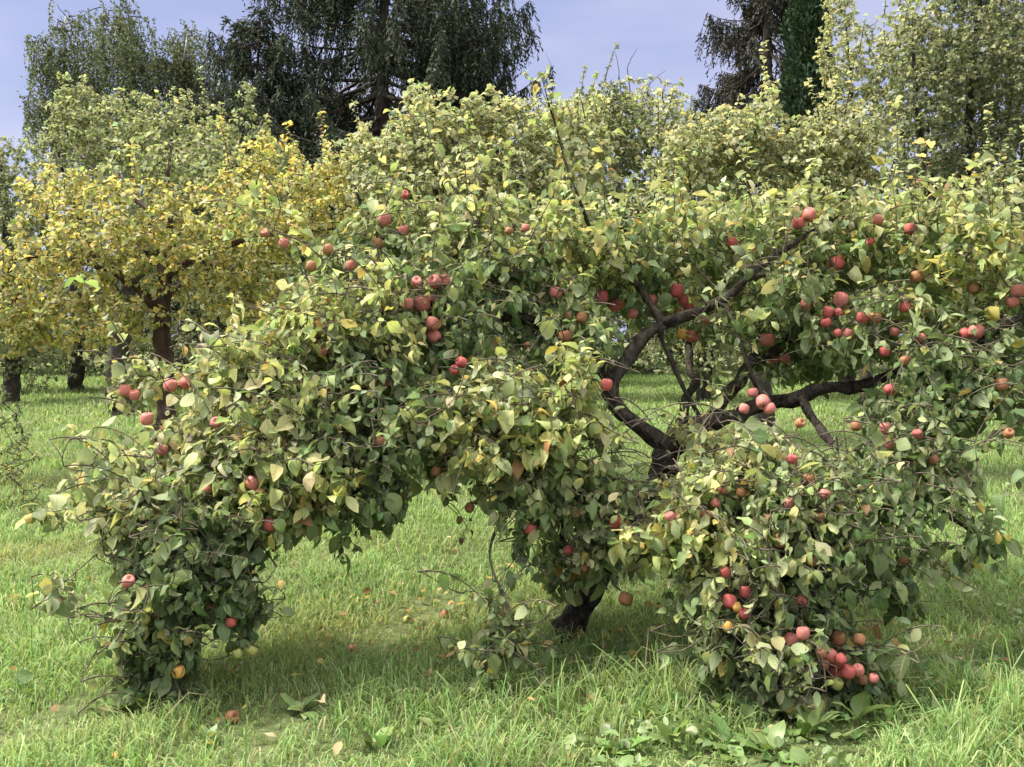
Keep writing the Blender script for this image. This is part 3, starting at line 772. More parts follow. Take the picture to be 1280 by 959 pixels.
# ------------------------------------------------------------------ apples
def apple_mat(name, red, ground, blush=.5, dark=0.0):
    m, nt, out = new_mat(name)
    L = nt.links.new
    tcn = N(nt, 'ShaderNodeTexCoord'); oi = N(nt, 'ShaderNodeObjectInfo')
    va = N(nt, 'ShaderNodeVectorMath', operation='SCALE')
    cb = N(nt, 'ShaderNodeCombineXYZ'); L(oi.outputs['Random'], cb.inputs[0]); L(oi.outputs['Random'], cb.inputs[1])
    L(cb.outputs[0], va.inputs[0]); va.inputs['Scale'].default_value = 7.0
    ad = N(nt, 'ShaderNodeVectorMath', operation='ADD'); L(tcn.outputs['Object'], ad.inputs[0]); L(va.outputs[0], ad.inputs[1])
    n1 = N(nt, 'ShaderNodeTexNoise', Scale=14.0, Detail=3.0); L(ad.outputs[0], n1.inputs['Vector'])
    mp_ = N(nt, 'ShaderNodeMapping'); mp_.inputs['Scale'].default_value = (1, 1, .16); L(ad.outputs[0], mp_.inputs[0])
    n2 = N(nt, 'ShaderNodeTexNoise', Scale=130.0, Detail=3.0); L(mp_.outputs[0], n2.inputs['Vector'])
    a = N(nt, 'ShaderNodeMath', operation='MULTIPLY'); L(n2.outputs['Fac'], a.inputs[0]); a.inputs[1].default_value = .62
    b = N(nt, 'ShaderNodeMath', operation='ADD'); L(a.outputs[0], b.inputs[0]); L(n1.outputs['Fac'], b.inputs[1])
    ra = N(nt, 'ShaderNodeMapRange'); ra.inputs[1].default_value = 1.04 - blush; ra.inputs[2].default_value = 1.30 - blush
    L(b.outputs[0], ra.inputs[0])
    mi = N(nt, 'ShaderNodeMixRGB'); mi.inputs[1].default_value = (*ground, 1); mi.inputs[2].default_value = (*red, 1)
    L(ra.outputs[0], mi.inputs[0])
    hs = N(nt, 'ShaderNodeHueSaturation'); L(mi.outputs[0], hs.inputs['Color'])
    mr = N(nt, 'ShaderNodeMapRange'); mr.inputs[3].default_value = .78; mr.inputs[4].default_value = 1.2; L(oi.outputs['Random'], mr.inputs[0])
    L(mr.outputs[0], hs.inputs['Value'])
    n3 = N(nt, 'ShaderNodeTexVoronoi', Scale=190.0); L(ad.outputs[0], n3.inputs['Vector'])
    r3 = N(nt, 'ShaderNodeMapRange'); r3.inputs[1].default_value = .14; r3.inputs[2].default_value = .24; r3.inputs[3].default_value = .22; r3.inputs[4].default_value = 0
    L(n3.outputs['Distance'], r3.inputs[0])
    m3 = N(nt, 'ShaderNodeMixRGB'); m3.inputs[2].default_value = (.5, .36, .2, 1); L(r3.outputs[0], m3.inputs[0]); L(hs.outputs[0], m3.inputs[1])
    bs = N(nt, 'ShaderNodeBsdfPrincipled', Roughness=.55); bs.inputs['Specular IOR Level'].default_value = .3
    L(m3.outputs[0], bs.inputs['Base Color']); L(bs.outputs[0], out.inputs[0])
    return m

def apple_proto(kind, mat):
    prof = [(.0, .36), (.07, .365), (.13, .40), (.20, .455), (.30, .48), (.39, .44), (.46, .33), (.495, .17), (.5, .0), (.485, -.15), (.44, -.29), (.365, -.40), (.27, -.455), (.18, -.465), (.11, -.44), (.06, -.40), (.0, -.385)]
    seg = 20
    V = []
    for i, (x, z) in enumerate(prof):
        for j in range(seg):
            a = j / seg * 2 * math.pi
            lob = 1 + .028 * math.cos(5 * a + .5) * (1 if z < -.1 else .5) + .02 * math.cos(a * 2 + 1.2)
            V.append((x * lob * math.cos(a), x * lob * math.sin(a), z + .025 * x * math.cos(a + 1)))
    Q = []
    for i in range(len(prof) - 1):
        for j in range(seg):
            j2 = (j + 1) % seg
            Q.append((i * seg + j, (i + 1) * seg + j, (i + 1) * seg + j2, i * seg + j2))
    o = mesh_obj('apple', np.array(V), np.array(Q), None, mat)
    V, Q, T = tubes([(np.array([(0, 0, .34), (.01, 0, .45), (.03, .01, .56), (.03, .0, .68)]), np.array([.018, .016, .018, .028]))], 6)
    mesh_obj('stalk', V, Q, T, M_TWIG, o)
    # withered calyx: five small sepals in the lower dimple
    Vs, Ts = [], []
    for k in range(5):
        a = k / 5 * 6.283; c, s = math.cos(a), math.sin(a); i = len(Vs)
        Vs += [(.02 * c - .03 * s, .02 * s + .03 * c, -.38), (.02 * c + .03 * s, .02 * s - .03 * c, -.38), (.075 * c, .075 * s, -.445), (.03 * c, .03 * s, -.47)]
        Ts += [(i, i + 1, i + 2), (i, i + 2, i + 3), (i + 1, i + 3, i + 2), (i, i + 3, i + 1)]
    mesh_obj('calyx', np.array(Vs), None, np.array(Ts), M_BARK, o, smooth=False)
    return o

def copy_thing(o):
    c = o.copy(); COL.objects.link(c)
    for ch in list(o.children):
        d = ch.copy(); COL.objects.link(d); d.parent = c
    return c

APPLES = [  # photo px, py, diameter in px, skin, label
    (156, 488, 17, 'p', 'rosy apple at the outermost tip of the left bough, before the dark far trunk'),
    (168, 494, 15, 'p', 'rosy apple half tucked behind the outermost apple of the left bough'),
    (213, 482, 17, 'p', 'striped apple under a thin horizontal twig in front of the knotted reddish trunk'),
    (232, 479, 16, 'r', 'dark red apple at the end of the thin horizontal twig near the reddish trunk'),
    (184, 524, 17, 'p', 'rosy apple hanging alone just before the foot of the reddish trunk'),
    (203, 563, 14, 'p', 'apple peeping over pale leaves below the reddish trunk'),
    (270, 529, 15, 'p', 'apple beside bare dark twigs above the left bough leaves'),
    (316, 604, 17, 'p', 'dull rosy apple in a dark gap in the middle of the left bough'),
    (260, 611, 12, 'p', 'small mauve apple below a slanting thin shoot on the left bough'),
    (404, 440, 10, 'p', 'tiny pinkish apple among grey green leaves above the left bough'),
    (389, 333, 13, 'b', 'brownish apple lower of the two by the yellow foliage'),
    (331, 292, 11, 'p', 'first apple on the thin branch reaching into the yellow tree'),
    (355, 304, 12, 'p', 'second apple on the thin branch reaching into the yellow tree'),
    (410, 312, 14, 'b', 'green brown apple on the dark foliage edge beside the yellow tree'),
    (506, 244, 12, 'r', 'red apple standing highest of all at the crown top before the spruce'),
    (481, 275, 16, 'p', 'rosy apple topmost in the loose group of three near the crown crest'),
    (505, 288, 15, 'p', 'rosy apple below and beside the topmost of the three near the crest'),
    (472, 305, 15, 'b', 'dull apple lowest of the three near the crown crest'),
    (636, 289, 11, 'b', 'small brownish apple behind pale shoots at the top middle of the crown'),
    (657, 285, 9, 'p', 'very small pink apple behind pale shoots at the top middle'),
    (1011, 269, 19, 'p', 'larger rosy apple of the pair under a yellow leaf above the rising limb'),
    (998, 279, 17, 'r', 'lower red apple of the pair at the tip of the rising limb'),
    (915, 304, 15, 'r', 'bright red apple with yellow leaves just above the rising limb'),
    (1098, 275, 15, 'p', 'apple beside a twig fork high on the far side of the crown'),
    (1138, 286, 14, 'r', 'small red apple alone in sunlit leaves high above the russet one'),
    (1088, 302, 10, 'r', 'tiny dark red apple partly covered by leaves under the twig fork'),
    (439, 332, 13, 'p', 'apple at the dark edge of the crown above grey leaves'),
    (521, 353, 15, 'p', 'pale apple next to the plump twin apple in the crown centre top'),
    (543, 352, 18, 'p', 'plump apple of the side by side twins above the big cluster'),
    (555, 351, 16, 'p', 'second of the side by side twins above the big cluster'),
    (508, 380, 19, 'p', 'apple half under a pale leaf beside the big round cluster apple'),
    (527, 380, 21, 'p', 'big round rosy apple facing outward with its dark calyx showing'),
    (539, 374, 12, 'p', 'apple peeping out behind the big round rosy apple'),
    (540, 405, 20, 'p', 'large apple just below the big round rosy apple'),
    (543, 421, 19, 'p', 'lowest large apple of the hanging cluster over dark leaves'),
    (577, 453, 15, 'r', 'red apple of the pair below the hanging cluster'),
    (568, 463, 12, 'r', 'small bright red apple touching the pair below the cluster'),
    (695, 366, 16, 'p', 'apple hanging from the end of the thin dark level branch in the crown'),
    (752, 371, 19, 'r', 'red apple under a pale leaf left of the limb fork'),
    (769, 382, 17, 'r', 'bright red apple touching the one under the pale leaf'),
    (791, 393, 13, 'p', 'small apple close above the crooked limb bend'),
    (815, 376, 16, 'p', 'single rosy apple right above the limb fork'),
    (812, 414, 13, 'y', 'small amber apple sitting on the limb fork'),
    (846, 364, 18, 'r', 'deep red apple at the top of the cluster on the fork limb'),
    (854, 375, 15, 'r', 'red apple just under the deep red one on the fork limb'),
    (848, 392, 15, 'b', 'shaded apple resting on the fork limb'),
    (862, 387, 16, 'r', 'red apple above the bark where the limb turns upward'),
    (882, 400, 14, 'b', 'dark apple under the limb beside the grey hanging branch'),
    (866, 421, 16, 'r', 'red apple below the fork limb beside an orange one'),
    (853, 418, 14, 'y', 'orange blotched apple below the fork limb'),
    (707, 420, 17, 'b', 'dull pink apple at the end of a bent dark twig'),
    (727, 397, 14, 'b', 'pale faded apple among dark leaves above the curled pale shoot'),
    (660, 433, 12, 'b', 'faint brown apple deep in the shaded middle of the crown'),
    (758, 481, 16, 'r', 'glossy red apple against the dark bark of the crooked limb'),
    (544, 589, 14, 'b', 'withered apple on the dry hanging twig'),
    (587, 635, 11, 'b', 'shrivelled apple at the bottom of the dry hanging bunch'),
    (475, 552, 11, 'b', 'brown apple in deep shade within the left bough'),
    (1046, 329, 18, 'r', 'single red apple above the large right cluster'),
    (1051, 375, 19, 'p', 'bright rosy apple at the top of the large right cluster'),
    (1035, 390, 15, 'r', 'red apple upper of the two at the near side of the large cluster'),
    (1032, 403, 15, 'r', 'red apple lower of the two at the near side of the large cluster'),
    (1048, 391, 12, 'r', 'small apple wedged in the middle of the large right cluster'),
    (1078, 397, 16, 'r', 'red apple behind a round yellow leaf in the large cluster'),
    (1094, 397, 15, 'b', 'dull apple at the outer end of the large cluster'),
    (1047, 417, 13, 'r', 'red one of two small apples at the bottom of the large cluster'),
    (1060, 417, 13, 'p', 'paler one of two small apples at the bottom of the large cluster'),
    (1118, 415, 12, 'p', 'little apple between the large cluster and the russet leaves'),
    (1131, 384, 15, 'r', 'dark red apple at the end of a slanting dark branch'),
    (1007, 380, 13, 'p', 'apple half hidden behind a big green leaf beside the large cluster'),
    (1220, 414, 19, 'p', 'larger apple of the pair hanging beside the bent outer limb'),
    (1206, 417, 14, 'r', 'smaller red apple of the pair beside the bent outer limb'),
    (1273, 364, 19, 'p', 'bright apple at the outer edge of the crown above the bent limb'),
    (1266, 377, 16, 'p', 'apple tucked below the bright edge apple'),
    (1216, 361, 15, 'b', 'dark shaded apple under leaves over the bent outer limb'),
    (1147, 346, 21, 'b', 'large russet apple hidden beneath a branch and leaves'),
    (959, 425, 22, 'p', 'big pale rosy apple facing outward between grey branches'),
    (968, 449, 14, 'r', 'first of twin apples below the big pale rosy one'),
    (982, 449, 15, 'p', 'second of twin apples below the big pale rosy one'),
    (1106, 440, 14, 'r', 'small red apple with a bright eye hanging below the large cluster'),
    (1152, 423, 12, 'p', 'slim apple partly behind a stem in the outer crown'),
    (1111, 487, 16, 'r', 'crimson apple hanging in the open below the thick dark limb'),
    (1252, 481, 16, 'b', 'russet apple near the outer edge above dark leaves'),
    (1107, 535, 14, 'p', 'upper of two apples behind drooping leaves under the crimson apple'),
    (1110, 555, 12, 'p', 'lower of two apples behind drooping leaves under the crimson apple'),
    (1147, 543, 13, 'r', 'dark apple in the shade of the outer drooping bough'),
    (1070, 533, 14, 'b', 'faded apple by the end of a pale thin twig over the grass window'),
    (1000, 529, 12, 'b', 'small brown apple hanging above the grass window'),
    (990, 574, 13, 'r', 'small red apple beside a pale leaf at the start of the front bough'),
    (1011, 599, 15, 'b', 'brown apple with its eye outward on the front bough'),
    (986, 629, 13, 'p', 'apple under grey green leaves on the front bough'),
    (1031, 618, 14, 'p', 'pink apple on top of pale leaves on the front bough'),
    (1025, 647, 12, 'b', 'dull apple behind curled leaves low on the front bough'),
    (954, 503, 18, 'p', 'biggest apple of the pale bunch where the grey branch ends'),
    (962, 511, 15, 'p', 'lower apple of the pale bunch where the grey branch ends'),
    (930, 511, 14, 'p', 'apple at the near side of the pale bunch by the grey branch'),
    (941, 491, 14, 'p', 'top apple of the pale bunch where the grey branch ends'),
    (1261, 542, 12, 'b', 'small brown apple by bare twigs at the outer edge'),
    (1167, 575, 12, 'b', 'dim apple in dark leaves of the outer drooping bough'),
    (926, 616, 14, 'b', 'dark apple in a shaded gap of the front bough'),
    (904, 612, 14, 'p', 'apple peeping beside bright green leaves on the front bough'),
    (894, 629, 12, 'p', 'small apple under a broad leaf on the front bough'),
    (1132, 451, 13, 'b', 'brownish apple between leaves under the outer crown'),
    (160, 727, 17, 'p', 'two toned pale apple at the upper side of the bough hanging to the grass'),
    (223, 840, 17, 'y', 'orange brown apple low in the bough hanging to the grass'),
    (289, 777, 12, 'r', 'small dark red apple in shade of the hanging leafy bough'),
    (337, 656, 17, 'r', 'red brown apple below orange leaves over the hanging bough'),
    (181, 775, 12, 'g', 'small green apple in the hanging leafy bough below the two toned one'),
    (316, 813, 11, 'g', 'green apple at the inner edge of the hanging bough'),
    (297, 817, 10, 'g', 'tiny green apple next to the inner edge of the hanging bough'),
    (663, 661, 15, 'r', 'red apple above two dark hanging leaves near the thin stem'),
    (769, 654, 16, 'r', 'red apple against the dark lower trunk'),
    (711, 688, 10, 'r', 'little red apple on the thin stem beside the trunk'),
    (782, 749, 19, 'b', 'brownish green apple hanging alone beneath the front bough'),
    (838, 647, 13, 'p', 'small apple over sunlit leaves next to the dark lower trunk'),
    (731, 710, 13, 'b', 'dull apple among leaves just below the little red one'),
    (882, 646, 17, 'b', 'brown apple in shade above the sunlit front leaves'),
    (974, 678, 15, 'p', 'pink apple between drooping pale leaves of the front bough'),
    (1015, 702, 16, 'b', 'dull apple with a dark eye behind a pale leaf'),
    (907, 716, 11, 'r', 'tiny red apple in the leaves above the red and yellow pair'),
    (912, 752, 18, 'r', 'bright red apple touching the yellowish one in the front bough'),
    (931, 740, 17, 'r', 'red apple beside and above the yellowish one'),
    (921, 759, 13, 'y', 'yellowish apple between the red ones in the front bough'),
    (930, 767, 11, 'r', 'small red apple directly under the yellowish one'),
    (909, 783, 11, 'y', 'small yellow apple lowest in the front bough'),
    (1002, 751, 14, 'r', 'dark rosy apple in the shaded side of the front bough'),
    (1004, 792, 19, 'p', 'rosy apple with a dark eye above the ground cluster', 3.78),
    (989, 800, 17, 'p', 'pale cream and pink apple next to the one with the dark eye'),
    (1048, 798, 20, 'b', 'rotting brown apple hanging over the ground cluster', 3.84),
    (1074, 800, 12, 'b', 'thin brown apple beside the rotting one', 3.86),
    (1039, 820, 18, 'p', 'upper round apple of the ground cluster', 3.84),
    (1026, 816, 14, 'b', 'dull apple at the upper inner corner of the ground cluster', 3.84),
    (1051, 824, 13, 'r', 'apple wedged behind the top of the ground cluster', 3.84),
    (1029, 831, 14, 'b', 'dull apple below the upper inner corner of the ground cluster', 3.84),
    (1044, 840, 21, 'r', 'largest bright red apple in the front of the ground cluster', 3.84),
    (1060, 840, 19, 'r', 'bright red apple next to the largest in the ground cluster', 3.84),
    (1047, 830, 12, 'r', 'small red apple in the very middle of the ground cluster', 3.84),
    (1073, 838, 14, 'p', 'rosy apple at the outer side of the ground cluster', 3.84),
    (1092, 848, 14, 'p', 'single apple a little apart from the outer side of the ground cluster', 3.84),
    (1046, 855, 16, 'g', 'greenish apple at the bottom of the ground cluster', 3.84),
    (1078, 850, 11, 'b', 'small dull apple at the lower outer side of the ground cluster', 3.84),
]
FALLEN = [
    (290, 897, 17, 'b', 'rotten brown apple on shaded grass beside the hanging bough'),
    (145, 947, 13, 'y', 'fallen orange apple in sunlit grass near the picture bottom'),
    (556, 768, 10, 'r', 'fallen red apple on the worn grass behind the shade'),
    (440, 812, 10, 'p', 'fallen pinkish apple in the middle of the tree shade'),
    (509, 775, 9, 'g', 'pale fallen apple at the edge of the sunlit meadow'),
    (792, 817, 11, 'y', 'pale orange fallen apple under the front bough near the trunk'),
    (757, 797, 9, 'y', 'small faded fallen apple on dry grass close behind the trunk'),
    (1256, 829, 11, 'r', 'fallen red apple in long grass near the outer side of the tree'),
    (476, 665, 9, 'y', 'small pale fallen apple far out in the bright grass beyond the arch'),
]


def build_apples(specs, placed):
    mats = {
        'r': apple_mat('red_apple_skin', (.42, .09, .085), (.56, .36, .19), .61),
        'p': apple_mat('rosy_apple_skin', (.47, .155, .135), (.57, .40, .22), .57),
        'b': apple_mat('russet_apple_skin', (.26, .10, .055), (.34, .22, .08), .45),
        'y': apple_mat('amber_apple_skin', (.60, .20, .06), (.62, .42, .10), .30),
        'g': apple_mat('green_apple_skin', (.30, .20, .07), (.34, .36, .11), .22),
    }
    proto = {}
    r = random.Random(3)
    for (p, d), sp in zip(placed, specs):
        k = sp[3]
        if k not in proto:
            proto[k] = apple_proto(k, mats[k]); o = proto[k]
        else:
            o = copy_thing(proto[k])
        o.location = p
        s = d * r.uniform(.88, 1.02)
        o.scale = (s * r.uniform(.93, 1.05), s * r.uniform(.93, 1.05), s * r.uniform(.84, 1.0))
        ax = r.uniform(0, 6.28); tilt = r.uniform(.05, .5) if r.random() < .6 else r.uniform(.5, 1.3)
        o.rotation_euler = (tilt * math.cos(ax), tilt * math.sin(ax), r.uniform(0, 6.28))
        tag(o, sp[4], 'apple', 'apples hanging in the old tree')
    gr = random.Random(8)
    for px, py, dia, k, lab in FALLEN:
        D = CH * F / (py - HZ)
        for _ in range(4): D = (CH - float(terrain((px - 640) / F * D, D)) - dia / F * D * .35) * F / (py - HZ)
        if k not in proto:
            proto[k] = apple_proto(k, mats[k]); o = proto[k]
        else: o = copy_thing(proto[k])
        p = P(px, py, D); o.location = p
        s = max(.045, dia / F * D); o.scale = (s, s, s * .92)
        o.rotation_euler = (gr.uniform(.8, 2.4), gr.uniform(-.6, .6), gr.uniform(0, 6))
        tag(o, lab, 'apple', 'fallen apples in the grass')

# ------------------------------------------------------------------ orchard and other trees
PY = {
    'yellow': [((0.553, 0.474, 0.166), 4), ((0.617, 0.528, 0.241), 3), ((0.429, 0.429, 0.172), 4), ((0.260, 0.299, 0.121), 3), ((0.589, 0.371, 0.162), .6), ((0.210, 0.120, 0.060), .3)],
    'olive': [((0.201, 0.238, 0.129), 3), ((0.315, 0.343, 0.201), 4), ((0.441, 0.459, 0.272), 3), ((0.478, 0.459, 0.240), .8), ((0.128, 0.156, 0.087), 1.5)],
    'cream': [((0.305, 0.332, 0.200), 3), ((0.420, 0.432, 0.268), 4), ((0.542, 0.533, 0.341), 3), ((0.538, 0.492, 0.246), .8), ((0.180, 0.207, 0.125), 1.5)],
    'grey': [((0.142, 0.169, 0.097), 3), ((0.211, 0.238, 0.139), 4), ((0.290, 0.308, 0.174), 2.5), ((0.091, 0.109, 0.064), 2), ((0.376, 0.358, 0.170), .8)],
    'dark': [((.04, .065, .03), 3), ((.07, .10, .045), 3), ((.12, .15, .07), 2)],
}
def orchard_tree(label, base, limbs, clumps, pal, r, leaf=.085, span=.4, spacing=.035, mat=None, endmode='up', group='apple trees in the orchard behind', name='orchard_tree', cat='tree', shoots=0, scale_n=2.7, fill=.04):
    """base: (px, D, radius); limbs: lists of (px,py,D,r); clumps: (px,py,rx,ry,D,rd,n,palette)"""
    mat = mat or M_BARK_GREY
    bx = (base[0] - 640) / F * base[1]; by = base[1]
    bz = float(terrain(bx, by))
    root = empty(name, (bx, by, bz)); tag(root, label, cat, group)
    off = np.array((bx, by, bz))
    sp, sdv, si, objs = [], [], [], []
    for k, L in enumerate(limbs):
        pts = np.array([np.append(P(a, b, c), rad) for a, b, c, rad in L])
        if k == 0: pts = np.vstack([[bx, by, bz - .08, base[2] * 1.35], [bx, by, bz + .12, base[2]], pts])
        cm = catmull(pts, .12)
        p, rad = cm[:, :3], cm[:, 3] * (1 + .04 * r.normal(size=len(cm)))
        p = p + r.normal(size=p.shape) * np.minimum(.02, rad * .25)[:, None]
        V, Q, T = tubes([(p, rad)], 10, .05, k)
        objs.append(mesh_obj('trunk' if k == 0 else 'limb', V - off, Q, T, mat, root))
        m = rad < base[2] * .97
        if k == 0: m[:int(len(m) * .45)] = False
        sp.append(p[m]); sdv.append(norm(np.gradient(p, axis=0))[m]); si.append(np.full(m.sum(), k))
    skel = [np.concatenate(sp), np.concatenate(sdv), np.concatenate(si)]
    tg, pl, en = [], [], []
    for c in clumps:
        px, py, rx, ry, D, rd, n = c[:7]; pp = c[7] if len(c) > 7 else pal; n = int(n * scale_n)
        q = ellipsoid_pts(P(px, py, D), np.array([rx / F * D, rd, ry / F * D]), n, r)
        q[:, 2] = np.maximum(q[:, 2], terrain(q[:, 0], q[:, 1]) + .15)
        tg.append(q); pl += [pp] * n
        en += [('up' if r.uniform() < .7 else 'none') if endmode == 'up' else endmode] * n
    T_ = np.vstack(tg)
    tw = grow(skel, T_, r, en, .12)
    A, Dn, Nn, I, Kx = leaves_along(tw, r, spacing * .78, span, 5, .4 if endmode == 'up' else .7)
    ends = [t for t in tw if t[0][-1][2] > np.percentile(T_[:, 2], 62)]
    sh = []
    for q in r.permutation(len(ends))[:16]:
        t = ends[q]; L = r.uniform(.2, .6); lean = np.array([r.normal(0, .16), r.normal(0, .16), 1.0])
        u = np.linspace(0, 1, 7)[:, None]
        sh.append((t[0][-1] + lean * u * L + np.array([r.normal(0, .10), r.normal(0, .1), 0]) * L * u ** 2, L, 0, t[3]))
    A2, D2, N2, I2, K2 = leaves_along(sh, r, spacing * .55, .95, 4, .35)
    A, Dn, Nn, Kx = np.vstack([A, A2]), np.vstack([Dn, D2]), np.vstack([Nn, N2]), np.concatenate([Kx, K2])
    tw = tw + sh
    pal_all = np.array([pl[k] for k in Kx])
    K = len(A); col = np.zeros((K, 3))
    for nm, q in PY.items():
        m = pal_all == nm
        if m.any(): col[m] = palette(q, int(m.sum()), r)
    ln = np.clip(r.normal(leaf, leaf * .2, K), leaf * .5, leaf * 1.6); wd = ln * r.uniform(.45, .62, K)
    ln = ln * .78; ln[len(ln) - len(K2):] *= .85; cl = r.normal(1.0, .45, K).clip(0, 2.0); fo = r.normal(.25, .25, K)
    V, T, C = small_leaf_mesh(A - off, Dn, Nn, ln, wd, cl, fo, col)
    mesh_obj('crown', V, None, T, M_LEAF_FAR, root, C, None, smooth=False)
    V, Q, T = tubes(twig_paths(tw, .006, .003, .014), 4)
    mesh_obj('twigs', V - off, Q, T, M_TWIG, root)
    print(label[:30], K)
    return root

def build_orchard():
    r = np.random.default_rng(11)
    orchard_tree('apple tree turned yellow with a knotted reddish trunk, behind the old apple tree', (206, 10.4, .115),
        [[(207, 560, 10.4, .115), (206, 470, 10.4, .105), (201, 400, 10.4, .09), (205, 350, 10.4, .075), (212, 290, 10.4, .055), (208, 235, 10.4, .03), (215, 180, 10.4, .012)],
         [(201, 400, 10.4, .06), (170, 355, 10.2, .05), (110, 330, 9.9, .035), (50, 320, 9.7, .02), (-10, 330, 9.6, .008)],
         [(205, 350, 10.4, .05), (250, 320, 10.1, .04), (310, 300, 9.9, .028), (370, 290, 9.8, .018), (430, 285, 9.7, .008)],
         [(212, 290, 10.4, .045), (190, 265, 10.9, .03), (140, 230, 11.2, .018), (100, 190, 11.3, .008)],
         [(205, 370, 10.4, .05), (260, 345, 10.9, .03), (330, 330, 11.3, .018), (400, 330, 11.5, .008)]],
        [(60, 330, 95, 75, 9.9, .9, 125, 'yellow'), (170, 290, 90, 70, 10.2, 1.0, 120, 'yellow'), (290, 290, 95, 75, 10.0, 1.0, 135, 'yellow'), (390, 265, 65, 65, 10.0, .8, 80, 'yellow'), (100, 400, 110, 40, 9.9, .8, 80, 'yellow'),
         (20, 410, 60, 35, 9.9, .6, 40, 'yellow'), (300, 370, 100, 40, 10.2, .8, 75, 'yellow'), (215, 215, 110, 45, 10.6, .8, 60, 'olive'), (420, 210, 30, 40, 9.9, .4, 18, 'yellow'), (330, 200, 50, 40, 10.4, .5, 28, 'yellow'), (80, 240, 60, 40, 10.5, .6, 40, 'yellow'), (-60, 350, 70, 80, 10, .8, 50, 'yellow')],
        'yellow', r, .088, .38, .036, M_BARK_RED)
    orchard_tree('tall olive green apple tree with a dark trunk behind the yellow tree', (150, 16.5, .19),
        [[(150, 500, 16.5, .19), (148, 440, 16.5, .17), (160, 360, 16.5, .14), (190, 280, 16.5, .10), (210, 200, 16.4, .06), (215, 130, 16.3, .02)],
         [(160, 360, 16.5, .1), (220, 290, 16.2, .07), (290, 220, 16, .04), (330, 150, 15.9, .015)], [(155, 390, 16.5, .09), (110, 300, 16.3, .06), (80, 220, 16.2, .03), (70, 170, 16.2, .012)]],
        [(200, 170, 100, 60, 16.2, 1.1, 170), (290, 200, 75, 60, 16.0, 1.0, 120), (110, 180, 70, 70, 16.2, 1.0, 120), (210, 270, 130, 60, 16.3, 1.1, 130), (95, 130, 30, 40, 16.2, .5, 30), (310, 120, 12, 30, 16, .2, 10), (350, 240, 70, 60, 16, .8, 80)],
        'olive', r, .105, .6, .045)
    orchard_tree('greyish green apple tree at the meadow edge, next to the birch', (15, 19, .16),
        [[(15, 480, 19, .16), (14, 400, 19, .14), (10, 320, 19, .1), (5, 240, 19, .05), (0, 190, 19, .015)], [(14, 380, 19, .08), (50, 300, 18.8, .05), (70, 230, 18.7, .015)]],
        [(10, 230, 60, 60, 19, 1.2, 130), (40, 310, 60, 60, 18.8, 1.2, 90), (-50, 280, 70, 70, 19, 1.2, 80), (10, 390, 80, 50, 18.8, 1.2, 90), (15, 440, 70, 34, 18.6, 1.0, 70)], 'grey', r, .11, .6, .05)
    orchard_tree('pale olive apple tree with upright shoots in front of the large spruce', (570, 9.6, .11),
        [[(572, 540, 9.6, .11), (566, 470, 9.6, .1), (570, 400, 9.6, .085), (560, 330, 9.6, .06), (545, 260, 9.6, .035), (540, 190, 9.6, .012)],
         [(570, 400, 9.6, .06), (620, 330, 9.5, .045), (660, 260, 9.4, .028), (680, 190, 9.4, .01)], [(566, 430, 9.6, .055), (510, 350, 9.5, .04), (460, 280, 9.4, .02), (440, 220, 9.4, .008)]],
        [(560, 220, 75, 60, 9.5, .7, 105), (640, 210, 65, 60, 9.4, .7, 90), (480, 230, 55, 60, 9.4, .7, 80), (570, 310, 140, 70, 9.5, .8, 140), (480, 330, 80, 60, 9.4, .6, 60), (540, 150, 60, 45, 9.5, .5, 50), (600, 150, 50, 40, 9.5, .5, 45), (500, 190, 60, 45, 9.5, .5, 45), (740, 190, 40, 60, 9.4, .4, 40), (700, 230, 60, 70, 9.3, .5, 75), (650, 155, 50, 36, 9.4, .4, 36), (705, 150, 34, 30, 9.4, .4, 22), (460, 190, 40, 40, 9.5, .4, 26)],
        'cream', r, .085, .5, .038)
    orchard_tree('apple tree with bare twigs standing above its green top', (722, 13, .09),
        [[(724, 500, 13, .09), (730, 420, 13, .08), (752, 330, 13, .055), (772, 240, 13, .026), (778, 150, 13, .012), (774, 95, 13, .004)],
         [(752, 330, 13, .04), (724, 270, 12.9, .022), (712, 225, 12.8, .008)], [(758, 310, 13, .05), (830, 230, 12.9, .04), (850, 170, 12.8, .015)],
         [(780, 170, 13, .010), (771, 120, 13, .007), (774, 90, 13.1, .005), (768, 62, 13.1, .002)], [(778, 160, 13, .010), (788, 115, 13, .007), (784, 85, 12.9, .005), (797, 60, 12.9, .002)], [(779, 170, 13, .010), (806, 130, 13, .006), (812, 105, 13, .005), (832, 88, 13, .002)], [(712, 225, 12.8, .006), (700, 150, 12.7, .005), (690, 110, 12.7, .004), (691, 88, 12.7, .003), (682, 66, 12.7, .0015)]],
        [(770, 165, 65, 50, 13, .8, 125, 'olive'), (775, 190, 45, 60, 12.6, .3, 50, 'cream'), (715, 170, 65, 50, 12.8, .8, 120, 'olive'), (760, 130, 50, 28, 12.9, .5, 40, 'grey'), (860, 180, 40, 40, 12.8, .5, 45, 'cream'), (830, 190, 55, 60, 12.9, .7, 85, 'cream'), (780, 260, 120, 60, 12.9, .9, 130, 'olive'), (850, 130, 16, 30, 12.8, .3, 8, 'cream'), (800, 115, 40, 20, 13, .4, 14, 'cream'), (780, 340, 120, 50, 13, .8, 60, 'olive')],
        'olive', r, .095, .5, .042)
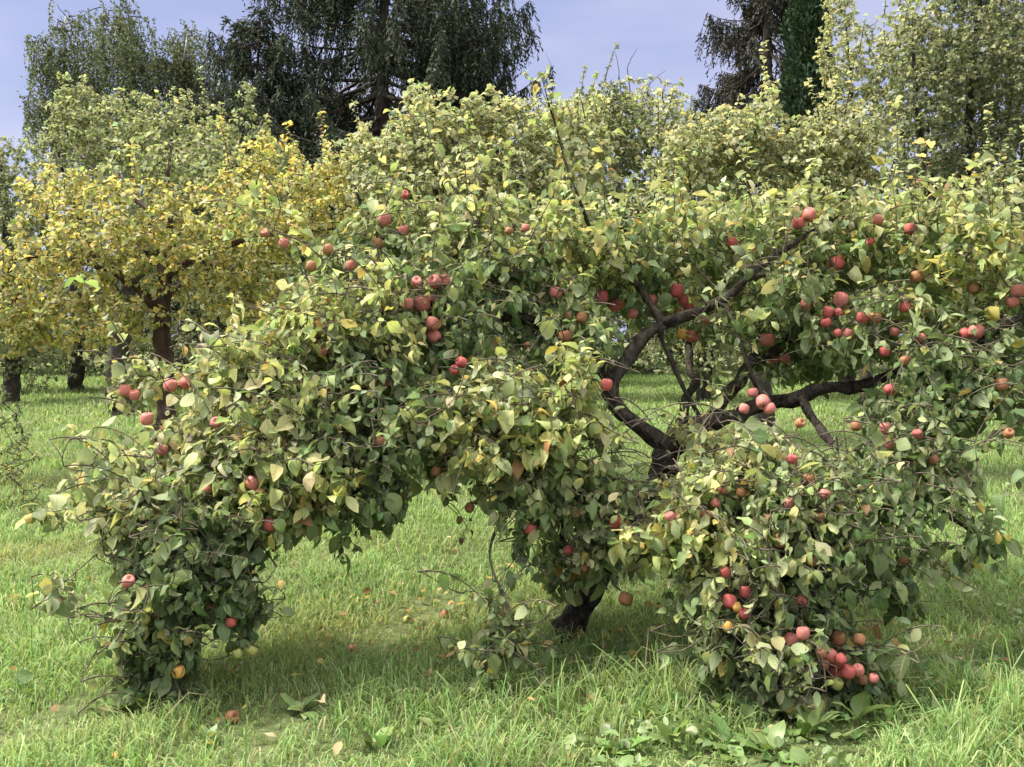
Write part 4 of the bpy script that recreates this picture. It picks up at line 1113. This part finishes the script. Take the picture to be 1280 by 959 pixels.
    orchard_tree('cream leaved apple tree in front of the dark columnar conifer', (955, 10, .11),
        [[(956, 540, 10, .11), (950, 470, 10, .1), (948, 400, 10, .085), (940, 320, 10, .06), (935, 250, 10, .035), (938, 180, 10, .012)],
         [(948, 400, 10, .06), (1000, 320, 9.9, .04), (1050, 250, 9.8, .02), (1070, 200, 9.8, .008)], [(948, 420, 10, .055), (900, 330, 9.9, .04), (870, 260, 9.8, .02), (860, 220, 9.8, .008)]],
        [(940, 175, 50, 50, 10, .6, 80), (890, 190, 55, 50, 9.9, .6, 80), (850, 210, 45, 60, 9.8, .5, 60), (1020, 180, 60, 40, 9.9, .5, 50), (910, 170, 40, 40, 9.9, .4, 40), (1060, 170, 50, 40, 9.8, .5, 40), (1000, 200, 70, 55, 9.9, .7, 85), (950, 290, 130, 60, 9.9, .8, 125), (1070, 260, 60, 60, 9.8, .6, 60), (960, 130, 20, 40, 10, .3, 9), (1075, 190, 50, 40, 9.8, .5, 40)],
        'cream', r, .085, .5, .038)
    orchard_tree('straw coloured slender tree rising beside the columnar conifer', (1085, 15, .12),
        [[(1085, 480, 15, .12), (1082, 380, 15, .1), (1078, 280, 15, .075), (1070, 180, 15, .045), (1062, 80, 15, .02), (1055, 0, 15, .006)],
         [(1078, 280, 15, .05), (1120, 200, 14.9, .03), (1140, 110, 14.8, .015), (1145, 30, 14.8, .005)], [(1075, 240, 15, .04), (1045, 170, 15, .025), (1038, 90, 15, .01)]],
        [(1050, 70, 30, 70, 15, .6, 60), (1090, 90, 60, 60, 15, .8, 100), (1070, 170, 55, 50, 15, .8, 75), (1130, 60, 40, 60, 14.9, .6, 55), (1110, 150, 55, 50, 14.9, .7, 60), (1050, 10, 26, 30, 15, .4, 22)],
        'cream', r, .085, .6, .04)
    orchard_tree('tall grey green fruit tree with dark forking limbs at the edge of the orchard', (1200, 13.5, .17),
        [[(1202, 500, 13.5, .17), (1200, 420, 13.5, .15), (1195, 320, 13.5, .12), (1205, 220, 13.5, .085), (1215, 110, 13.5, .05), (1225, 0, 13.5, .025), (1230, -80, 13.5, .008)],
         [(1195, 320, 13.5, .09), (1160, 220, 13.3, .06), (1145, 120, 13.2, .035), (1140, 30, 13.2, .012)], [(1200, 360, 13.5, .1), (1250, 280, 13.3, .07), (1285, 180, 13.2, .04), (1300, 80, 13.2, .015)], [(1198, 300, 13.5, .07), (1230, 210, 13.8, .05), (1265, 120, 14, .03), (1270, 20, 14, .01)]],
        [(1150, 120, 60, 110, 13.2, .9, 210), (1215, 70, 70, 90, 13.4, 1.0, 230), (1270, 110, 60, 110, 13.3, 1.0, 240), (1200, 220, 80, 60, 13.4, .9, 125), (1270, 260, 70, 60, 13.3, .9, 110), (1225, -50, 80, 60, 13.5, 1, 90), (1340, 150, 70, 150, 13.3, 1, 110), (1290, 340, 70, 50, 13.3, .8, 60), (1150, 30, 40, 60, 13.2, .6, 40, 'olive'), (1140, 280, 60, 50, 13.3, .8, 60)],
        'grey', r, .085, .6, .042)
    for (cx_, D_, top, lab, pp) in [(95, 22, 225, 'dull olive apple tree deep in the orchard seen through gaps of the yellow tree', 'grey'), (270, 23, 215, 'olive tree deep in the orchard under the birch and the pointed spruce', 'olive'), (430, 19, 190, 'rounded pale olive apple tree deep in the orchard between the spruce and the yellow tree', 'olive'), (640, 20, 175, 'pale apple tree deep in the orchard under the open sky gap', 'cream'),
                               (880, 19.5, 185, 'broad pale olive apple tree deep in the orchard under the brownish spruce', 'olive'), (1060, 20.5, 190, 'pale apple tree deep in the orchard under the columnar conifer', 'cream'), (1240, 21, 200, 'dull green apple tree deep in the orchard behind the tall fruit tree', 'grey'), (740, 24, 200, 'furthest olive apple tree of the orchard, behind the bare twigs', 'grey')]:
        orchard_tree(lab, (cx_, D_, .17), [[(cx_, 470, D_, .17), (cx_ + 4, 400, D_, .14), (cx_ - 3, 320, D_, .09), (cx_ + 5, 250, D_, .04), (cx_, top + 10, D_, .012)],
            [(cx_ + 4, 400, D_, .09), (cx_ + 50, 330, D_ - .3, .05), (cx_ + 80, 260, D_ - .4, .015)], [(cx_ + 3, 390, D_, .09), (cx_ - 45, 330, D_ - .3, .05), (cx_ - 80, 270, D_ - .4, .015)]],
            [(cx_, top + 55, 85, 55, D_, 1.3, 80), (cx_ - 75, top + 100, 60, 70, D_, 1.2, 70), (cx_ + 75, top + 100, 60, 70, D_, 1.2, 70), (cx_, top + 150, 130, 70, D_ - .3, 1.3, 110), (cx_, top + 210, 130, 40, D_ - .3, 1.2, 60), (cx_, 440, 110, 34, D_ - .3, 1.2, 60)], pp, r, .11, .6, .05)
    orchard_tree('low dark green apple tree under the tall fruit tree', (1300, 9, .1),
        [[(1300, 560, 9, .1), (1292, 470, 9, .09), (1285, 380, 9, .065), (1275, 300, 9, .035), (1270, 230, 9, .012)], [(1290, 420, 9, .05), (1330, 330, 9, .03), (1350, 260, 9, .01)]],
        [(1262, 250, 50, 45, 9, .5, 50, 'olive'), (1260, 320, 60, 60, 9, .5, 60, 'grey'), (1330, 290, 60, 70, 9, .6, 60, 'grey')], 'grey', r, .085, .45, .04)

def conifer(label, name, px, D, height, spread, r, lowest=2.0, n_whorl=34, per=5, drop=.35, pal=None, mat=None, top_px=None, hang=(.35, .9), dens=1.0, up=.35, weed=0):
    bx = (px - 640) / F * D; bz = float(terrain(bx, D))
    root = empty(name, (bx, D, bz)); tag(root, label, 'conifer', None)
    z = np.linspace(-.1, height, 22)
    p = np.stack([.05 * np.sin(z * .7), .05 * np.cos(z * .5), z], 1)
    V, Q, T = tubes([(p, np.linspace(height * .019, .015, 22))], 10, .04)
    mesh_obj('trunk', V, Q, T, mat, root)
    paths, A, Dn = [], [], []
    for w in range(n_whorl):
        f = (w + .5) / n_whorl
        zz = lowest + (height - lowest) * f ** .9
        Lm = spread * (1 - f) ** .75 + .25
        for b in range(per):
            if r.uniform() > dens: continue
            az = r.uniform(0, 6.283); L = Lm * r.uniform(.6, 1.15)
            dirx = np.array([math.cos(az), math.sin(az), 0])
            t = np.linspace(0, 1, 12)[:, None]
            sag = -drop * r.uniform(.3, 1.4) * L * np.sin(t * math.pi * .62) + up * L * .5 * t ** 3 + .15 * L * t * (f > .75)
            bp = np.array([0, 0, zz + r.uniform(-.2, .2)]) + dirx * t * L + np.array([0, 0, 1.0]) * sag + .03 * L * np.cumsum(r.normal(size=(12, 3)), 0) * .3 * t
            paths.append((bp, np.linspace(.012 + .012 * L, .006, 12)))
            side = np.cross(dirx, [0, 0, 1.0])
            nt_ = int(L * 22)
            for q in range(nt_):
                tt = r.uniform(.12, 1) ** .62
                s0 = np.array([np.interp(tt, t[:, 0], bp[:, i]) for i in range(3)])
                hl = r.uniform(*hang) * (.4 + .6 * min(1, L / 2)) * (1.15 - .6 * tt)
                dv = norm(side * r.choice([-1, 1]) * r.uniform(.15, .8) + dirx * r.uniform(.05, .5) + np.array([0, 0, -1.0]) * r.uniform(.7, 2.2) * (1.0 if f < .88 else .2))
                hl *= .5 + r.uniform(0, 1); m = int(hl / .055) + 2
                u = np.linspace(0, 1, m)[:, None]
                hp = s0 + dv * u * hl + np.array([0, 0, -1.0]) * .3 * hl * u ** 2
                A.append(hp); Dn.append(np.repeat(dv[None], m, 0))
                if r.uniform() < .35: paths.append((hp[[0, m // 2, -1]], np.array([.006, .005, .003])))
    A = np.vstack(A); Dn = np.vstack(Dn); K = len(A)
    d = norm(Dn + .42 * r.normal(size=(K, 3)))
    col = palette(pal, K, r, .2)
    V, T, C = small_leaf_mesh(A, d, r.normal(size=(K, 3)), r.uniform(.11, .21, K), r.uniform(.035, .065, K), r.uniform(0, .5, K), r.normal(0, .3, K), col)
    mesh_obj('needles', V, None, T, M_NEEDLE, root, C, None, smooth=False)
    V, Q, T = tubes(paths, 4)
    mesh_obj('branches', V, Q, T, mat, root)
    print(label[:28], K)
    return root

def build_backdrop_trees():
    r = np.random.default_rng(31)
    mb = bark_mat('spruce_bark', (.035, .026, .022), (.11, .085, .07), lf=.25, scale=8)
    sp = [((.022, .036, .022), 4), ((.035, .055, .030), 3), ((.06, .075, .04), 2), ((.06, .045, .03), 1.2)]
    conifer('large dark spruce with drooping ragged branches and bare lower boughs', 'spruce_tree', 478, 30, 19, 6.6, r, 3.0, 33, 8, .22, sp, mb, hang=(.3, 1.3), dens=.94, up=.5)
    conifer('dense spruce with a pointed leader beside the birch', 'spruce_tree', 322, 28.5, 10.9, 4.0, r, 1.5, 28, 7, .3, sp, mb, hang=(.3, .9), up=.5)
    sp2 = [((.03, .036, .026), 4), ((.05, .045, .034), 3), ((.075, .058, .045), 2)]
    conifer('tall brownish spruce standing behind the columnar conifer', 'spruce_tree', 958, 31, 18, 2.9, r, 3.0, 34, 7, .5, sp2, mb, hang=(.3, 1.0), dens=.92)
    conifer('distant spruce whose tip shows above the tall fruit tree', 'spruce_tree', 1235, 33, 17.5, 3.6, r, 3.0, 26, 5, .35, sp, mb, hang=(.4, .9))
    # columnar conifer
    D, px = 26.0, 1010
    bx = (px - 640) / F * D; bz = float(terrain(bx, D)); H = 11.6
    root = empty('columnar_conifer', (bx, D, bz)); tag(root, 'narrow dark green columnar conifer rising above the apple trees', 'conifer')
    V, Q, T = tubes([(np.array([(0, 0, -.1), (0, 0, 4), (.02, 0, H * .95)]), np.array([.16, .1, .02]))], 8)
    mesh_obj('trunk', V, Q, T, mb, root)
    K = 26000
    zz = r.uniform(.02, 1, K) ** .9
    rad = .82 * np.minimum(1, np.sqrt(np.clip(1 - zz, 0, 1)) * 1.5) * (.9 + .1 * np.sin(zz * 40))
    az = r.uniform(0, 6.283, K); bumps = 1 + .12 * np.sin(az * 5 + zz * 30) + .09 * np.sin(az * 9 - zz * 47)
    q = rad * bumps * r.uniform(.45, 1, K) ** .35
    A = np.stack([q * np.cos(az), q * np.sin(az), zz * H + .1], 1)
    d = norm(np.stack([np.cos(az) * .5, np.sin(az) * .5, np.full(K, .9)], 1) + .4 * r.normal(size=(K, 3)))
    col = palette([((.022, .048, .022), 4), ((.036, .07, .03), 3), ((.055, .09, .04), 1)], K, r, .2)
    V, T, C = small_leaf_mesh(A, d, r.normal(size=(K, 3)), r.uniform(.12, .26, K), r.uniform(.05, .09, K), r.uniform(0, .5, K), r.normal(0, .3, K), col)
    mesh_obj('crown', V, None, T, M_NEEDLE, root, C, None, smooth=False)
    # weeping birch
    D = 34.0; px = 165
    bx = (px - 640) / F * D; bz = float(terrain(bx, D)); off = np.array((bx, D, bz))
    root = empty('birch_tree', off); tag(root, 'grey green weeping birch with hanging twigs against the sky', 'birch')
    stems = [[(165, 470), (165, 330), (170, 220), (168, 120), (160, 40), (150, 15)], [(166, 340), (200, 230), (222, 130), (232, 60), (235, 40)], [(165, 330), (120, 220), (90, 120), (80, 50), (82, 20)], [(168, 260), (250, 170), (272, 110), (280, 80)], [(160, 280), (75, 200), (55, 140), (48, 110)]]
    sk_p, sk_d = [], []
    for k, st in enumerate(stems):
        pts = np.array([P(a, b, D + (0 if k == 0 else r.uniform(-1.2, 1.2) * min(1, i / 2))) for i, (a, b) in enumerate(st)])
        if k == 0: pts = np.vstack([off - [0, 0, .1], pts[1:]])
        c = catmull(pts, .3)
        V, Q, T = tubes([(c, np.linspace(.24 if k == 0 else .1, .02, len(c)))], 8, .04, k)
        mesh_obj('trunk' if k == 0 else 'limb', V - off, Q, T, M_BARK_BIRCH, root)
        m = np.arange(len(c)) > len(c) * .35
        sk_p.append(c[m]); sk_d.append(norm(np.gradient(c, axis=0))[m])
    tg = np.vstack([ellipsoid_pts(P(a, b, D + dz), np.array([rx / F * D, 1.7, ry / F * D]), n, r) for a, b, rx, ry, dz, n in
        [(80, 70, 38, 52, 0, 62), (160, 62, 50, 52, -.5, 85), (228, 85, 46, 62, .3, 85), (62, 130, 28, 46, .4, 40), (130, 150, 60, 50, 0, 70), (205, 165, 60, 55, 0, 75), (265, 150, 28, 55, .4, 40), (150, 20, 26, 16, 0, 12), (95, 20, 18, 14, 0, 9)]])
    tw = grow((np.vstack(sk_p), np.vstack(sk_d), np.zeros(sum(map(len, sk_p)), int)), tg, r, 'up', .3)
    paths = [(t[0], np.linspace(.022, .008, len(t[0]))) for t in tw]
    A, Dn = [], []
    for t in tw:
        for s in range(4):
            s0 = t[0][-1 - r.integers(0, 3)] + r.normal(size=3) * .12
            L = r.uniform(.8, 2.3); az = r.uniform(0, 6.28)
            m = int(L / .055); u = np.linspace(0, 1, m)[:, None]
            hp = s0 + np.array([math.cos(az) * .35 + .25, math.sin(az) * .35, 0]) * L * (u - .45 * u ** 2) + np.array([0, 0, -1.0]) * L * u ** 1.6 + .025 * r.normal(size=(m, 3))
            A.append(hp); Dn.append(norm(np.array([0, 0, -1.0]) + .9 * r.normal(size=(m, 3)) + [.3, 0, 0]))
            if s < 2: paths.append((hp[:: max(1, m // 4)], np.full(len(hp[:: max(1, m // 4)]), .005)))
    A = np.vstack(A); Dn = np.vstack(Dn); K = len(A)
    col = palette([((.075, .095, .055), 4), ((.115, .14, .08), 4), ((.17, .19, .10), 2), ((.05, .06, .035), 2)], K, r)
    V, T, C = small_leaf_mesh(A - off, Dn, r.normal(size=(K, 3)), r.uniform(.08, .14, K), r.uniform(.05, .085, K), r.uniform(.1, .8, K), r.normal(.1, .3, K), col)
    mesh_obj('crown', V, None, T, M_LEAF_FAR, root, C, None, smooth=False)
    V, Q, T = tubes(paths, 4); mesh_obj('branches', V - off, Q, T, M_BARK_GREY, root)
    print('birch', K)

def bush(label, x, y, w, h, dpt, n, pal, r, leaf=.1, name='shrub', cat='shrub', group=None, loose=1.0):
    z = float(terrain(x, y)); root = empty(name, (x, y, z)); tag(root, label, cat, group)
    tg = ellipsoid_pts(np.array([0, 0, h * .5]), np.array([w * .5, dpt * .5, h * .52]), n, r, .35)
    tg[:, 2] = np.maximum(tg[:, 2], .08)
    sk = np.stack([r.uniform(-w * .22, w * .22, 24), r.uniform(-dpt * .22, dpt * .22, 24), np.zeros(24)], 1)
    tw = grow((sk, np.tile([0, 0, 1.0], (24, 1)), np.zeros(24, int)), tg, r, 'up', .15)
    A, Dn, Nn, I, Kx = leaves_along(tw, r, leaf * .5, .5, 4, .4)
    K = len(A)
    V, T, C = small_leaf_mesh(A, Dn, Nn, r.uniform(.7, 1.3, K) * leaf, r.uniform(.35, .6, K) * leaf, r.uniform(.2, 1, K), r.normal(.2, .25, K), palette(pal, K, r))
    mesh_obj('foliage', V, None, T, M_LEAF_FAR, root, C, None, smooth=False)
    V, Q, T = tubes(twig_paths(tw, .006, .003, .01), 4); mesh_obj('stems', V, Q, T, M_TWIG, root)

def build_shrubs():
    r = np.random.default_rng(77)
    dk = [((.035, .055, .028), 3), ((.055, .085, .04), 3), ((.09, .12, .055), 2)]
    md = [((.06, .09, .035), 3), ((.10, .14, .055), 3), ((.17, .20, .08), 2)]
    looks = ['dark green shrub at the end of the meadow under the grey tree', 'broad dark shrub at the meadow end between the two trunks', 'mid green shrub on the far meadow edge behind the dark trunk', 'rounded deep green shrub below the pointed spruce',
             'wide dark bush below the large spruce', 'mid green bush far behind the crooked limbs', 'dark bush under the brownish spruce', 'dense green bush below the columnar conifer', 'low dark bush beneath the tall fruit tree', 'dark bush in the far hedge row just past the tall fruit tree', 'mid green bush in the far hedge row beside the low dark apple tree', 'last dark bush of the far hedge row beyond the tall fruit tree']
    for k, lab in enumerate(looks):
        px = -190 + k * 140 + r.uniform(-25, 25); D = 29.5 + r.uniform(-1, 1.5)
        bush(lab, (px - 640) / F * D, D, 5.6, (r.uniform(1.9, 2.4) if k < 2 else r.uniform(3.2, 4.6)), 2.6, 760, dk if k % 3 else md, r, .19, group='shrubs along the far edge of the meadow')
    yl = [((.38, .36, .12), 3), ((.20, .25, .08), 3), ((.12, .16, .05), 2)]
    bush('small yellowish weed bush in the grass by the picture edge', (18 - 640) / F * 8.2, 8.2, .55, .62, .45, 60, yl, r, .05, 'weed_bush', 'weed')
    bush('small dark green sapling with sparse leaves behind the yellowish weed', (-8 - 640) / F * 9.4, 9.4, .7, 1.0, .5, 55, md, r, .07, 'sapling', 'sapling')
    bush('dark tuft of nettles on the bright far meadow', (32 - 640) / F * 21, 21, 1.0, .45, .7, 60, md, r, .1, 'nettle_tuft', 'weed')

def build_weeds():
    r = np.random.default_rng(55)
    m = leaf_mat('weed_leaf', trans=.34, rough=.42, spec=.4, under=(.22, .28, .12), underfac=.3)
    pal = [((.13, .22, .06), 3), ((.20, .30, .10), 3), ((.10, .17, .05), 2), ((.27, .34, .13), 1)]
    for px, py, s, lab in WEEDS:
        D = CH * F / (py - HZ); x = (px - 640) / F * D
        z = float(terrain(x, D)); o = empty('weed_plant', (x, D, z)); tag(o, lab, 'weed', 'broad leaved weeds in the foreground grass')
        n = r.integers(5, 13)
        az = np.arange(n) * 2.4 + r.uniform(0, 6); el = r.uniform(.45, 1.35, n)
        d = np.stack([np.cos(az) * np.cos(el), np.sin(az) * np.cos(el), np.sin(el)], 1)
        nn = np.stack([-np.cos(az) * np.sin(el), -np.sin(az) * np.sin(el), np.cos(el)], 1) + .2 * r.normal(size=(n, 3))
        ln = s * .78 * r.uniform(.6, 1.3, n)
        V, Q, C, UV = leaf_mesh(r.normal(size=(n, 3)) * .012 * [1, 1, 0], d, nn, ln, ln * r.uniform(.34, .5, n), r.uniform(.3, 1.2, n), r.uniform(0, .4, n), palette(pal, n, r), int(px))
        mesh_obj('leaves', V, Q, None, m, o, C, UV)
        V, Q, T = tubes([(np.array([(0, 0, -.02), (.002, 0, .012), (0, .002, .03)]), np.array([.009, .008, .004]))], 6)
        mesh_obj('stem', V, Q, T, M_GRASS, o, np.tile([.2, .2, .08], (len(V), 1)))
    # clover and plantain in the turf
    K = 5200
    y = 3.0 + 3.4 * r.uniform(0, 1, K) ** 1.7; x = r.uniform(-1, 1, K) * (.56 * y + .8)
    k = vnoise(x, y, 3.2, 14) + .35 * np.clip(x, -1, 1.5) > .25
    x, y = x[k], y[k]; K = len(x)
    az = r.uniform(0, 6.28, K); el = r.uniform(0, .9, K)
    d = np.stack([np.cos(az) * np.cos(el), np.sin(az) * np.cos(el), np.sin(el)], 1)
    ln = np.clip(.045 * np.exp(.4 * r.normal(size=K)), .02, .11)
    p = np.stack([x, y, terrain(x, y) + r.uniform(.0, .075, K)], 1)
    V, Q, C, UV = leaf_mesh(p, d, np.array([0, 0, 1.0]) + .4 * r.normal(size=(K, 3)), ln, ln * r.uniform(.4, .75, K), r.uniform(.1, 1.2, K), r.normal(.15, .3, K), palette([((.13, .21, .065), 4), ((.18, .27, .10), 3), ((.24, .32, .14), 1.5), ((.09, .15, .05), 2)], K, r), 8)
    tag(mesh_obj('ground_cover', V, Q, None, m, None, C, UV), 'low clover and plantain leaves growing through the meadow grass', 'weeds', kind='stuff')
    # leaves shed onto the sward
    K = 300
    x = r.normal(.1, 1.3, K); y = np.clip(r.normal(4.9, .8, K), 3.1, 8.5)
    p = np.stack([x, y, terrain(x, y) + r.uniform(.02, .09, K)], 1)
    az = r.uniform(0, 6.28, K)
    d = np.stack([np.cos(az), np.sin(az), r.normal(0, .35, K)], 1)
    ln = r.uniform(.035, .075, K)
    V, Q, C, UV = leaf_mesh(p, d, np.array([0, 0, 1.0]) + .5 * r.normal(size=(K, 3)), ln, ln * .55, r.normal(.8, .5, K), r.normal(.2, .3, K), palette([((.34, .22, .09), 3), ((.45, .34, .12), 2), ((.20, .11, .055), 3), ((.5, .42, .25), 1)], K, r), 3)
    tag(mesh_obj('fallen_leaves', V, Q, None, M_LEAF, None, C, UV), 'withered brown and yellow leaves shed on the grass under the tree', 'leaves', kind='stuff')

# ------------------------------------------------------------------ build everything
build_ground()
build_grass()
build_backdrop_trees()
build_orchard()
build_shrubs()
placed = build_apple_tree(APPLES)
build_apples(APPLES, placed)
build_weeds()
